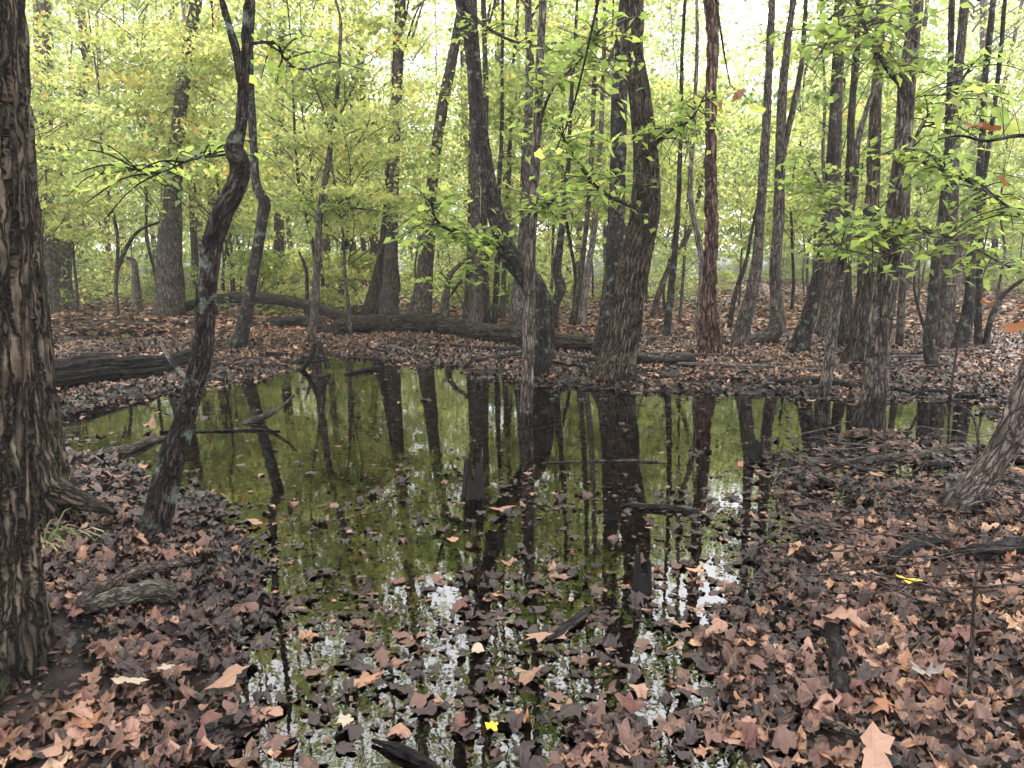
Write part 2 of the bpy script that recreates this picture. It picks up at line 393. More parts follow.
L.new(fr.outputs[0], mx.inputs[0]); L.new(tr.outputs[0], mx.inputs[1]); L.new(gl.outputs[0], mx.inputs[2])
L.new(mx.outputs[0], N['Material Output'].inputs['Surface'])
M['water'] = m

# ---------------------------------------------------------------- terrain
pool_px = [(44, 464), (112, 470), (165, 482), (198, 515), (222, 548), (240, 585), (236, 640), (215, 690), (225, 790), (330, 900), (560, 900), (760, 790),
           (770, 720), (782, 650), (796, 590), (800, 545), (785, 512), (780, 484), (800, 466), (838, 452), (905, 442), (960, 452), (1015, 432),
           (1000, 402), (920, 396), (850, 400), (780, 396), (700, 392), (640, 388), (592, 386), (545, 384), (510, 376), (450, 368), (390, 362), (330, 354),
           (298, 362), (270, 374), (225, 380), (200, 388), (160, 392), (100, 403), (44, 416)]
POOL = np.array([G(*p)[:2] for p in pool_px])
pud_px = [(58, 340), (100, 344), (150, 341), (170, 334), (120, 328), (70, 328)]
PUD = np.array([G(*p)[:2] for p in pud_px])
pud2_px = [(765, 522), (850, 503), (930, 498), (1045, 505), (1070, 465), (1000, 450), (900, 446), (800, 462)]
PUD2 = np.array([G(*p)[:2] for p in pud2_px])
def sdist(x, y, poly):
    """positive outside"""
    d = np.full(x.shape, 1e9); inside = np.zeros(x.shape, bool)
    n = len(poly)
    for i in range(n):
        ax, ay = poly[i]; bx, by = poly[(i + 1) % n]
        ex, ey = bx - ax, by - ay
        t = np.clip(((x - ax) * ex + (y - ay) * ey) / (ex * ex + ey * ey + 1e-12), 0, 1)
        d = np.minimum(d, (x - ax - t * ex) ** 2 + (y - ay - t * ey) ** 2)
        cnd = ((ay > y) != (by > y)) & (x < (bx - ax) * (y - ay) / (by - ay + 1e-12) + ax)
        inside ^= cnd
    d = np.sqrt(d); return np.where(inside, -d, d)
MOUNDS = []   # x, y, radius, height
for px, py, r_, h_ in [(-40, 672, 0.62, 0.16), (12, 508, 0.5, 0.14), (869, 426, 0.5, 0.06), (536, 373, 0.5, 0.08), (615, 374, 0.7, 0.08), (155, 528, 0.25, 0.05), (960, 505, 0.4, 0.06)]:
    g_ = G(px, py); MOUNDS.append((g_[0], g_[1], r_, h_))
def height(x, y):
    x = np.asarray(x, float); y = np.asarray(y, float)
    p = np.stack([x, y, np.zeros_like(x)], -1)
    wob = fbm(p * 1.7 + 3.1, 3) * 0.35
    sd = sdist(x, y, POOL) + wob * np.clip(y / 8, 0.25, 1.0)
    inn = -0.17 * (1 - np.exp(np.minimum(sd, 0) / 1.1))
    near = np.clip((3.9 - y) / 1.0, 0, 1)                       # the shallow front of the pool
    inn = inn * (1 - 0.55 * near)
    out = 0.085 * (1 - np.exp(-np.maximum(sd, 0) / 1.0)) + 0.03 * np.clip(sd / 6, 0, 3)
    z = np.where(sd < 0, inn, out)
    z = z + fbm(p * 3.6, 4) * 0.055 * np.exp(-(sd / 2.5) ** 2) + fbm(p * 4.0, 3) * 0.02 + fbm(p * 0.8 + 9, 3) * 0.05 * np.clip(sd / 2 + 0.4, 0, 1)
    for poly in (PUD, PUD2):
        s2 = sdist(x, y, poly); z = np.where(s2 < 0.6, np.minimum(z, 0.012 + 0.05 * s2 + fbm(p * 3.6, 4) * 0.06), z)
    for mx_, my_, r_, h_ in MOUNDS:
        z = z + h_ * np.exp(-((x - mx_) ** 2 + (y - my_) ** 2) / (r_ * r_))
    far = np.clip((y - 16) / 40, 0, 1)
    return z + far * 0.25 + np.clip((y - 60) / 100, 0, 3) * 2.0
def sd_pool(x, y): return sdist(np.asarray(x, float), np.asarray(y, float), POOL)

ys = np.concatenate([np.linspace(-60, 0.2, 14), np.geomspace(1.3, 14, 270) - 0.2, np.geomspace(14.2, 420, 90)])
us = np.linspace(-1, 1, 321)
yy, uu = np.meshgrid(ys, us, indexing='ij')
xx = uu * (np.abs(yy) * 0.95 + 2.2)
zz = height(xx, yy)
nv, nu = xx.shape
ii = np.arange(nv - 1)[:, None] * nu + np.arange(nu - 1)[None, :]
gf = np.stack([ii, ii + 1, ii + nu + 1, ii + nu], -1).reshape(-1, 4)
ground = obj('ground', mesh_np('ground', np.stack([xx, yy, zz], -1).reshape(-1, 3), gf, smooth=True), M['mud'], kind='structure')
ground['label'] = 'black muddy forest floor around the flooded hollow'
wv = [(-16, -4, 0), (16, -4, 0), (22, 34, 0), (-22, 34, 0)]
water = obj('water', mesh_np('water', wv, [(0, 1, 2, 3)]), M['water'], kind='structure')
water['label'] = 'still dark pool of tea brown swamp water'

def gz(p):
    return float(height(np.array([p[0]]), np.array([p[1]]))[0])

def Gt(px, py):
    z = 0.0
    for _ in range(6):
        p = G(px, py, z); z = 0.5 * z + 0.5 * max(gz(p), 0.0)
    return G(px, py, z)

# ---------------------------------------------------------------- foliage generators
def leaf_quads(c, nrm_tilt, size, rr, aspect=0.5, yaw=None, ext=0.0):
    """one folded diamond (two triangles) per row of c"""
    n = len(c)
    yaw = rr.uniform(0, 2 * np.pi, n) if yaw is None else yaw
    d = np.stack([np.cos(yaw), np.sin(yaw), rr.normal(-0.25, nrm_tilt, n)], 1); d /= np.linalg.norm(d, axis=1)[:, None]
    side = np.stack([-np.sin(yaw), np.cos(yaw), rr.normal(0, nrm_tilt, n)], 1); side -= d * (side * d).sum(1)[:, None]; side /= np.linalg.norm(side, axis=1)[:, None]
    up = np.cross(d, side)
    L_ = (size * rr.uniform(0.65, 1.3, n))[:, None]
    a = c - d * L_ * 0.5; t = c + d * L_ * 0.5
    lf = c + side * L_ * aspect * 0.5 + up * L_ * 0.10 - d * L_ * 0.08
    rt = c - side * L_ * aspect * 0.5 + up * L_ * 0.10 - d * L_ * 0.08
    v = np.stack([a, rt, t, lf], 1).reshape(-1, 3)
    b = np.arange(n)[:, None] * 4
    f = np.concatenate([b + np.array([[0, 1, 2]]), b + np.array([[0, 2, 3]])], 1).reshape(-1, 3)
    return v, f
def thin_tubes(paths, r0, r1):
    vs_, fs_, k = [], [], 0
    for P in paths:
        n = len(P); v, f, _, _ = tube(P, np.linspace(r0, r1, n), 4, lump=0, cap=False)
        vs_.append(v); fs_.append(f + k); k += len(v)
    BK[0] = None
    return np.vstack(vs_), np.vstack(fs_)
def crown(seed, z0, z1, rad, ncl, per, size, shape='oval', flatn=0.22, limb_r=0.03, axis=None):
    """clumped leaf sprays on curved limbs round the vertical axis; returns leaf mesh, limb mesh"""
    rr = np.random.default_rng(seed)
    C, paths, LV, RN = [], [], [], []
    for k in range(ncl):
        t = rr.uniform(0, 1) ** (0.9 if shape == 'oval' else 1.1)
        z = z0 + (z1 - z0) * t
        prof = math.sin(math.pi * (0.12 + 0.80 * t)) ** 0.7 if shape == 'oval' else (1.0 - 0.75 * t)
        rd = rad * prof * math.sqrt(rr.uniform(0.06, 1.0)); an = rr.uniform(0, 2 * math.pi)
        c = np.array([rd * math.cos(an), rd * math.sin(an), z])
        if axis is not None: c[:2] += np.array([np.interp(z, axis[:, 2], axis[:, 0]), np.interp(z, axis[:, 2], axis[:, 1])])
        rise = rd * rr.uniform(0.25, 0.9)
        st = np.array([0, 0, max(z - rise, 0.25 * z0)])
        if axis is not None: st[:2] = [np.interp(st[2], axis[:, 2], axis[:, 0]), np.interp(st[2], axis[:, 2], axis[:, 1])]
        mid = (st + c) / 2 + np.array([rr.normal(0, .1), rr.normal(0, .1), 0.12]) * rad * 0.35
        if k % 2 == 0: paths.append(spline([st, mid, c], 3))
        rc = rad * rr.uniform(0.14, 0.30)
        n = max(6, int(per * rr.uniform(0.3, 1.7)))
        off = rr.normal(0, 1, (n, 3)) * np.array([rc, rc, rc * flatn]) * 0.75
        dirx = (c[:2] / (np.linalg.norm(c[:2]) + 1e-6))
        off[:, 2] -= 0.18 * np.abs(off[:, 0] * dirx[0] + off[:, 1] * dirx[1])
        C.append(c + off); RN.append(np.clip(rr.normal(rr.uniform(0.25, 0.75), 0.14, n), 0, 1))
    C = np.vstack(C); RN = np.concatenate(RN)
    RN = np.where(rr.uniform(0, 1, len(RN)) < 0.012, 1.0, np.minimum(RN, 0.80))
    v, f = leaf_quads(C, 0.95, size, rr, 0.58)
    lm_ = mesh_np('leaves', v, f, {'rnd': np.repeat(RN, 4)})
    tv, tf = thin_tubes(paths, limb_r, 0.006)
    return lm_, mesh_np('branches', tv, tf)

SAP = [crown(100 + k, 1.1 + 0.5 * (k % 3), 5.0 + 0.9 * (k % 4), 1.9 + 0.25 * (k % 3), 56, 88, 0.12, 'oval', 0.16, limb_r=0.012) for k in range(7)]
CAN = [crown(200 + k, 6.0 + k % 3, 17.0 + 1.2 * (k % 4), 3.3 + 0.4 * (k % 2), 54, 44, 0.14, 'oval', 0.2, limb_r=0.03) for k in range(5)]
LOW = [crown(300 + k, 0.12, 1.1 + 0.3 * k, 1.0 + 0.2 * k, 50, 45, 0.085, 'cone', limb_r=0.008) for k in range(4)]
for k, (lm_, bm_) in enumerate(SAP + CAN + LOW):
    lm_.materials.append(M['leaf_green']); bm_.materials.append(M['bark_grey'])

def add_crown(root, variant, loc, rz, s=1.0, sxy=None):
    lm_, bm_ = variant
    o = obj('crown', lm_, None, root, loc, kind='stuff'); o.rotation_euler.z = rz; o.scale = ((sxy or s), (sxy or s), s)
    b = obj('branches', bm_, None, o, kind='stuff')
    return o

def spray(path, n_side, length, size, seed, per=7, droop=-0.15):
    """leafy side twigs along a path: twig tubes and leaves"""
    rr = np.random.default_rng(seed); P = np.asarray(path, float)
    seg = np.linalg.norm(np.diff(P, axis=0), axis=1); s = np.concatenate([[0], np.cumsum(seg)])
    paths, C, Y = [], [], []
    for k in range(n_side):
        t = rr.uniform(0.15, 1.0) * s[-1]
        c = np.array([np.interp(t, s, P[:, j]) for j in range(3)])
        an = rr.uniform(0, 2 * math.pi); d = np.array([math.cos(an), math.sin(an), rr.normal(droop, 0.35)])
        Ln = length * rr.uniform(0.4, 1.2)
        e = c + d * Ln; m_ = (c + e) / 2 + np.array([0, 0, 0.12 * Ln])
        tw = spline([c, m_, e], 4); paths.append(tw)
        tt = rr.uniform(0.25, 1.05, per); q = c + (e - c) * tt[:, None] + np.array([0, 0, 0.10 * Ln]) * (1 - (2 * tt[:, None] - 1) ** 2)
        q = q + rr.normal(0, size * 0.55, (per, 3)) * np.array([1, 1, 0.4])
        C.append(q)
    C = np.vstack(C)
    v, f = leaf_quads(C, 0.55, size, rr, 0.6)
    rn = np.clip(rr.normal(0.45, 0.2, len(C)), 0, 0.95)
    lm_ = mesh_np('foliage', v, f, {'rnd': np.repeat(rn, 4)})
    tv, tf = thin_tubes(paths, 0.006, 0.003)
    return lm_, mesh_np('twigs', tv, tf)

# ---------------------------------------------------------------- trees
def px_path(pts, Y=None, dY=0.0):
    """pixel outline of a stem (x, y, width) at the depth where it meets the ground"""
    if Y is None: Y = Gt(pts[0][0], pts[0][1])[1]
    W = []
    for i, (x, y, w) in enumerate(pts):
        p = at(x, y, Y + dY * i); W.append([*p, 0.5 * w / ppm(p)])
    return np.array(W), Y

def build_tree(label, pts, matn, H, sides=18, ds=0.09, bark=0.006, kf=20, kz=4, flare=0.25, lobes=4, crown_v=None, crown_s=1.0, forks=(), limbs=(), Y=None, lump=0.05, seed=None, group=None, name='tree', cat='tree', dY=0.0, grow=0.08, wander=0.5, below=0.3):
    W, Y = px_path(pts, Y, dY)
    seed = seed if seed is not None else abs(hash(label)) % 1000 * 0.37
    seed = (sum(map(ord, label)) % 997) * 0.37 if seed is None or True else seed
    rr = np.random.default_rng(sum(map(ord, label)))
    base = W[0, :3].copy(); base[2] = min(gz(base), 0.3)
    Wd = spline(W, 8)
    bot = Wd[0].copy(); bot[2] = min(base[2], Wd[0, 2]) - below; bot[3] *= 1.1
    rows = [bot] + list(Wd)
    top = Wd[-1]
    if H > top[2] + 0.5:                        # carry the stem on past the picture's edge to its real height
        d = Wd[-1, :3] - Wd[-9, :3]; d /= np.linalg.norm(d) + 1e-9
        d = d * 0.45 + np.array([0, 0, 0.55])
        n = 7; hh = np.linspace(top[2], H, n + 1)[1:]
        ext = [top]
        p = top[:3].copy()
        for k, h in enumerate(hh):
            dz = h - p[2]; d2 = d / d[2]; d = d * 0.8 + np.array([rr.normal(0, .05), rr.normal(0, .05), 0.2]) * wander
            p = p + d2 * dz + np.array([rr.normal(0, .05), rr.normal(0, .05), 0])
            ext.append(np.array([*p, max(0.02, top[3] * (1 - 0.9 * (k + 1) / n))]))
        rows += list(spline(ext, 5)[1:])
    rows = np.array(rows)
    loc = base
    root = thing(name, label, cat, loc, group)
    v, f, P, s = tube(rows[:, :3] - loc, rows[:, 3], sides, ds, bark, kf, kz, lump, flare, lobes, seed, grow=grow)
    obj('trunk', mesh_np('trunk', v, f, smooth=True), M[matn], root)
    def stem(nm, pts2, Y2=None, sd2=10, mt=None, b=0.4, start=None):
        yy2 = Y if Y2 is None else Y2
        W2 = np.array([[*at(x, y, yy2 + (dY * 0)), 0.5 * w / ppm(at(x, y, yy2))] for x, y, w in pts2])
        if start is not None: W2[0, :3] = start
        W2 = spline(W2, 6)
        v2, f2, _, _ = tube(W2[:, :3] - loc, W2[:, 3], sd2, None, bark * b, kf, kz, lump, 0, seed=seed + 3)
        return obj(nm, mesh_np(nm, v2, f2, smooth=True), mt or M[matn], root), W2
    for fk in forks:
        fp = list(fk)
        o, W2 = stem('fork', fp, sd2=max(8, sides // 2), b=0.8)
    for lb in limbs:
        p2 = lb['p']; dep = lb.get('dy', 0.0)
        W2 = []
        n = len(p2)
        for i, (x, y, w) in enumerate(p2):
            q = at(x, y, Y + dep * i / max(1, n - 1)); W2.append([*q, 0.5 * w / ppm(q)])
        W2 = spline(np.array(W2), 6)
        v2, f2, _, _ = tube(W2[:, :3] - loc, W2[:, 3], 8, None, 0, lump=0.12, seed=seed)
        o = obj('limb', mesh_np('limb', v2, f2, smooth=True), M[matn], root)
        if lb.get('n'):
            lm_, tm_ = spray(W2[:, :3] - loc, int(lb['n'] * 1.8), lb.get('len', 0.5) * 1.15, lb.get('size', 0.09) * 1.15, int(seed * 7) + n * 13 + int(p2[0][1]), lb.get('per', 7))
            obj('foliage', lm_, M['leaf_near'], o, kind='stuff'); obj('twigs', tm_, M[matn], o, kind='stuff')
    if crown_v is not None:
        zc = 11.0
        axis_x = np.interp(zc, rows[:, 2], rows[:, 0]) - loc[0]; axis_y = np.interp(zc, rows[:, 2], rows[:, 1]) - loc[1]
        add_crown(root, CAN[crown_v % len(CAN)], (axis_x, axis_y, 0), rr.uniform(0, 6.28), crown_s * H / 19.0, crown_s)
    return root

# the big near trunks on the left edge
build_tree('massive furrowed trunk cut off by the left edge, in the front corner', [(-42, 668, 158), (-44, 600, 144), (-46, 500, 138), (-48, 380, 134), (-50, 200, 128), (-52, 0, 122)], 'bark_brown', 18, sides=180, ds=0.017, bark=0.011, kf=40, kz=3.2, flare=0.30, lobes=5, crown_v=0, grow=0.6)
build_tree('thick furrowed trunk with a root toe and grass tuft, just behind the front corner trunk', [(14, 506, 112), (10, 470, 98), (4, 420, 94), (0, 360, 90), (-4, 280, 84), (-10, 160, 76), (-16, 0, 72)], 'bark_brown', 19, sides=170, ds=0.020, bark=0.015, kf=30, kz=2.6, flare=0.28, lobes=4, crown_v=1, grow=0.5,
           limbs=[dict(p=[(40, 482, 40), (70, 497, 24), (95, 506, 14), (116, 513, 5)], dy=-0.25)])
build_tree('dark crooked trunk with a swollen knot, leaning over the left shore', [(155, 532, 26.7), (172, 460, 24.1), (190, 400, 20.6), (203, 350, 19.8), (206, 300, 18.9), (211, 250, 19.8), (224, 212, 20.6), (238, 182, 18.9), (240, 162, 19.8), (234, 148, 18.1), (240, 128, 12.0), (243, 90, 10.3), (246, 40, 9.5), (249, 0, 9.5)], 'bark_dark', 9, sides=56, ds=0.025, bark=0.005, kf=34, kz=7, flare=0.12, crown_v=None, lump=0.12, grow=0.05,
           forks=[[(242, 82, 9), (237, 55, 8), (229, 25, 8), (221, -5, 7), (214, -60, 6)]],
           limbs=[dict(p=[(234, 154, 3.4), (205, 157, 2.6), (185, 162, 2.2), (160, 172, 2), (132, 170, 1.5), (110, 173, 1)], dy=1.2, n=14, len=0.3, size=0.06), dict(p=[(247, 44, 4), (275, 43, 3), (284, 58, 2.5), (296, 68, 2), (312, 70, 1.2)], dy=0.3, n=8, len=0.25, size=0.06)])
build_tree('thin bent dark trunk standing right behind the crooked one', [(238, 348, 17), (246, 315, 14), (251, 285, 12), (258, 245, 11), (263, 212, 11), (264, 202, 12), (256, 184, 9), (254, 150, 8), (251, 100, 8), (250, 60, 7), (252, 0, 6)], 'bark_dark', 10, sides=20, ds=0.08, lump=0.1, crown_v=None)
build_tree('pale stout trunk at far left, nearest the left edge', [(42, 312, 40), (44, 285, 28), (46, 250, 26), (45, 220, 20), (43, 150, 18), (43, 60, 17), (42, 0, 16)], 'bark_pale', 21, sides=24, crown_v=2)
build_tree('forked pale grey trunk splitting into a wide Y at far left', [(60, 308, 30), (60, 280, 21), (62, 240, 18), (60, 200, 14), (58, 165, 14), (66, 128, 13), (74, 112, 13), (80, 95, 11), (88, 72, 10), (82, 20, 8), (76, -40, 7)], 'bark_pale', 18, sides=22, crown_v=3,
           forks=[[(72, 114, 10), (62, 100, 9), (51, 72, 8), (50, 40, 6), (38, -30, 5)]])
build_tree('broad grey trunk with a flared foot, upright between the pale pair and the crooked trunk', [(170, 318, 30), (170, 290, 28), (170, 260, 24), (172, 220, 19), (174, 180, 16), (178, 130, 14), (184, 80, 13), (190, 40, 12), (197, 0, 11)], 'bark_grey', 20, sides=24, crown_v=4, flare=0.35)
build_tree('blunt grey trunk hiding behind the broad flared one', [(155, 300, 22), (160, 270, 15), (164, 230, 11), (168, 150, 9), (172, 60, 8)], 'bark_grey', 17, sides=16, crown_v=None)
build_tree('slim straight trunk far behind the crooked trunk, left of it', [(213, 300, 9), (212, 200, 8), (214, 100, 7), (217, 0, 6)], 'bark_grey', 17, sides=12, ds=0.2, crown_v=None)
build_tree('straight grey trunk in the left distance, right of the bent dark trunk', [(279, 300, 14), (279, 260, 11), (279, 200, 9), (280, 100, 8), (283, 0, 7)], 'bark_grey', 18, sides=14, ds=0.15, crown_v=2)
build_tree('slender sapling with spreading bare arms, in front of the fallen branch', [(311, 344, 8), (315, 300, 8), (318, 250, 7), (320, 215, 7), (325, 180, 6), (333, 130, 5), (338, 80, 4), (341, 20, 3)], 'bark_grey', 7.5, sides=12, ds=0.08, name='sapling', cat='sapling', flare=0.1,
           limbs=[dict(p=[(321, 214, 4), (330, 206, 3.5), (345, 199, 3), (358, 196, 2.5), (362, 186, 2)], dy=0.5, n=10, len=0.4, size=0.08), dict(p=[(321, 214, 4), (332, 209, 3), (350, 208, 2.4), (380, 211, 2)], dy=-0.6, n=14, len=0.4, size=0.08), dict(p=[(319, 216, 3), (310, 204, 2.5), (297, 186, 1.8)], dy=0.5, n=10, len=0.4, size=0.08),
                  dict(p=[(334, 125, 3), (350, 95, 2), (362, 70, 1.5)], dy=0.5, n=10, len=0.4, size=0.08), dict(p=[(331, 140, 2.5), (322, 105, 2), (312, 80, 1.5)], dy=-0.4, n=10, len=0.4, size=0.08)])
build_tree('pale thin trunk straight behind the slender sapling', [(326, 305, 9), (326, 250, 8), (327, 180, 6), (328, 80, 5)], 'bark_pale', 15, sides=12, ds=0.2, crown_v=None)
build_tree('leaning trunk of the vine-hung pair behind the mossy log', [(369, 319, 20), (378, 285, 16), (385, 245, 13), (390, 190, 11), (394, 120, 9), (399, 0, 8)], 'bark_brown', 19, sides=18, crown_v=4)
build_tree('upright vine-hung trunk of the pair behind the mossy log', [(389, 320, 22), (391, 270, 15), (393, 210, 11), (397, 110, 9), (402, 0, 8)], 'bark_grey', 19, sides=18, crown_v=0)
build_tree('stout flared trunk leaning right just behind the mossy log', [(418, 322, 27), (423, 292, 19), (427, 250, 15), (430, 205, 12), (436, 152, 11), (443, 105, 11), (454, 50, 10), (463, 0, 9)], 'bark_grey', 20, sides=24, crown_v=1, flare=0.3)
build_tree('straight trunk of the cluster left of the centre, thickest of it', [(477, 327, 16), (477, 290, 12), (476, 230, 10), (475, 150, 9), (474, 60, 8)], 'bark_grey', 18, sides=14, ds=0.15, crown_v=2)
build_tree('narrow trunk on the left side of the central cluster', [(467, 322, 11), (469, 280, 8), (471, 220, 7), (472, 100, 6)], 'bark_grey', 16, sides=12, ds=0.2, crown_v=None)
build_tree('narrow trunk on the right side of the central cluster', [(486, 326, 11), (485, 280, 8), (484, 220, 7), (486, 100, 6)], 'bark_grey', 16, sides=12, ds=0.2, crown_v=None)
build_tree('pencil thin dark sapling between the cluster and the S-curved trunk', [(494, 327, 6), (497, 270, 6), (498, 220, 5), (502, 120, 4)], 'bark_dark', 11, sides=10, ds=0.2, name='sapling', cat='sapling')
build_tree('pencil thin sapling next to the dark one, hard left of the S-curved trunk', [(503, 318, 6), (504, 270, 5), (507, 220, 5), (511, 120, 4)], 'bark_grey', 12, sides=10, ds=0.2, name='sapling', cat='sapling')
build_tree('tapering grey trunk half hidden behind the S-curved trunk', [(518, 331, 24), (520, 295, 17), (523, 250, 12), (526, 180, 9), (530, 60, 8)], 'bark_grey', 18, sides=18, crown_v=0)
build_tree('S-curved dark trunk bulging right at its foot, at the pool edge in the centre', [(536, 374, 27.7), (541, 342, 26.0), (541, 312, 25.2), (534, 287, 23.5), (518, 266, 21.8), (506, 250, 20.2), (500, 230, 18.5), (492, 200, 16.8), (484, 160, 16.0), (478, 120, 15.1), (474, 70, 15.1), (470, 30, 16.0), (463, 0, 16.8), (452, -60, 15.1)], 'bark_dark', 19, sides=60, ds=0.035, bark=0.008, kf=22, kz=5, crown_v=1, flare=0.2, grow=0.12,
           limbs=[dict(p=[(504, 250, 7), (478, 240, 5), (455, 232, 4), (438, 222, 3), (430, 200, 2)], dy=-1.0, n=26, len=0.42, size=0.11, per=8), dict(p=[(500, 226, 4), (485, 262, 4), (462, 280, 3.5), (448, 300, 2)], dy=-0.3, n=6, len=0.4, size=0.1), dict(p=[(462, -4, 4), (480, 22, 3.5), (510, 40, 3), (545, 48, 2.6), (590, 58, 2.2), (640, 62, 1.5)], dy=-1.5, n=14, len=0.35, size=0.09)])
build_tree('thin grey trunk rising from the water in front of the S-curved trunk', [(526, 412, 12), (528, 372, 12), (529, 320, 12), (530, 270, 11), (532, 220, 10.5), (534, 180, 10), (538, 120, 8.5), (540, 60, 8), (543, 0, 7.5)], 'bark_grey', 12, sides=36, ds=0.035, bark=0.004, kf=40, kz=8, flare=0.05, crown_v=None, grow=0.1,
           limbs=[dict(p=[(532, 215, 4), (548, 205, 3), (560, 195, 2)], dy=-0.5, n=12, len=0.35, size=0.09), dict(p=[(537, 130, 4), (552, 90, 3), (580, 60, 2), (600, 30, 1.5)], dy=-0.8, n=24, len=0.4, size=0.09)])
build_tree('big bowed brown trunk on the far shore, thickest of the centre', [(614, 376, 46.8), (619, 352, 36.0), (625, 320, 32.4), (632, 280, 30.6), (640, 240, 29.7), (645, 205, 28.8), (646, 160, 24.3), (642, 110, 21.6), (634, 60, 20.7), (632, 0, 21.6)], 'bark_brown', 20, sides=120, ds=0.028, bark=0.014, kf=26, kz=3.2, crown_v=2, flare=0.22, lobes=5, grow=0.12,
           limbs=[dict(p=[(650, 150, 5), (668, 132, 4), (690, 120, 3), (705, 95, 2)], dy=-1.2, n=18, len=0.4, size=0.09), dict(p=[(640, 210, 5), (600, 190, 4), (570, 150, 3), (556, 120, 2)], dy=-1.5, n=26, len=0.45, size=0.1)])
build_tree('straight dark trunk tucked behind the big bowed one, to its left', [(603, 356, 23.4), (609, 312, 19.8), (613, 270, 18.0), (616, 220, 17.1), (618, 160, 16.2), (619, 100, 16.2), (624, 40, 17.1), (627, 0, 16.2)], 'bark_dark', 19, sides=44, ds=0.05, bark=0.009, kf=18, kz=4, crown_v=3)
build_tree('crooked small tree with an elbow, between the S-curved and the bowed trunk', [(553, 330, 9), (556, 303, 8), (561, 288, 11), (557, 270, 8), (563, 220, 6), (568, 170, 5)], 'bark_dark', 11, sides=12, ds=0.12, crown_v=None, lump=0.12)
build_tree('left one of two slim trunks left of the big bowed trunk', [(572, 327, 8), (580, 280, 6), (586, 230, 5), (592, 150, 5)], 'bark_grey', 14, sides=10, ds=0.2, crown_v=4)
build_tree('right one of two slim trunks left of the big bowed trunk', [(581, 327, 9), (588, 270, 7), (594, 230, 6), (600, 150, 5)], 'bark_pale', 15, sides=10, ds=0.2, crown_v=0)
build_tree('slim straight tree alone right of the big bowed trunk', [(666, 338, 8), (670, 300, 7), (674, 260, 6), (678, 210, 5), (681, 130, 4)], 'bark_dark', 15, sides=12, ds=0.15, crown_v=2)
build_tree('low leaning thin trunk in the distance behind the slim straight tree', [(652, 318, 7), (660, 290, 6), (672, 262, 5), (690, 230, 5), (700, 190, 4)], 'bark_grey', 10, sides=10, ds=0.2, crown_v=None)
build_tree('straight trunk with peeling reddish bark, right of centre', [(711, 354, 28), (710, 332, 21), (709, 300, 17), (710, 270, 14), (711, 230, 13), (711, 180, 12), (711, 100, 11), (712, 50, 11), (710, 0, 12)], 'bark_red', 20, sides=40, ds=0.05, bark=0.020, kf=13, kz=5, crown_v=1, flare=0.3)
build_tree('thin grey companion stem crowding the left side of the reddish trunk', [(702, 350, 11), (700, 312, 9), (703, 270, 7), (697, 235, 6), (690, 190, 5), (694, 120, 4)], 'bark_pale', 11, sides=12, ds=0.12, crown_v=None)
build_tree('left stem of the double trunk with an elbow at the base, beside the reddish trunk', [(739, 347, 20), (744, 322, 15), (752, 292, 13), (757, 260, 11), (760, 220, 9), (764, 160, 9), (768, 90, 8), (772, 0, 7)], 'bark_grey', 18, sides=20, ds=0.08, crown_v=2)
build_tree('J-shaped trunk sprawling along the ground before turning up', [(744, 345, 13), (755, 342, 16), (767, 337, 18), (777, 326, 17), (777, 308, 13), (775, 270, 11), (778, 230, 11), (780, 170, 10), (782, 100, 9), (788, 40, 7), (796, -20, 6)], 'bark_grey', 18, sides=22, ds=0.06, crown_v=3, flare=0,
           forks=[[(780, 165, 8), (788, 130, 7), (796, 95, 6), (802, 60, 5), (806, 0, 4)]])
build_tree('black leaning trunk with a club foot, right of the J-shaped trunk', [(796, 353, 23), (803, 336, 18), (812, 305, 14), (818, 275, 12), (823, 245, 11), (827, 210, 10), (831, 150, 8), (836, 60, 7)], 'bark_dark', 17, sides=22, ds=0.07, crown_v=4)
build_tree('grey trunk in the back behind the black leaner, left of two', [(822, 338, 17), (828, 300, 13), (832, 250, 11), (836, 200, 9), (838, 100, 8)], 'bark_grey', 18, sides=16, ds=0.12, crown_v=0)
build_tree('brown trunk in the back behind the black leaner, right of two', [(844, 346, 20), (846, 312, 13), (846, 270, 10), (848, 220, 9), (851, 120, 7)], 'bark_brown', 18, sides=16, ds=0.12, crown_v=1)
build_tree('thin wavy trunk at the water edge, left of the wet-footed trunk', [(824, 395, 12), (828, 370, 10), (833, 330, 10), (838, 290, 10), (843, 255, 9), (848, 225, 8), (855, 180, 7), (858, 140, 6), (870, 100, 5), (886, 60, 4), (900, 20, 3)], 'bark_grey', 8, sides=24, ds=0.05, bark=0.004, kf=40, kz=8, crown_v=None,
           limbs=[dict(p=[(842, 262, 4), (856, 244, 3), (880, 238, 2)], dy=-0.8, n=22, len=0.4, size=0.09), dict(p=[(849, 220, 3), (830, 200, 2.5), (808, 160, 1.8)], dy=0.4, n=20, len=0.4, size=0.09)])
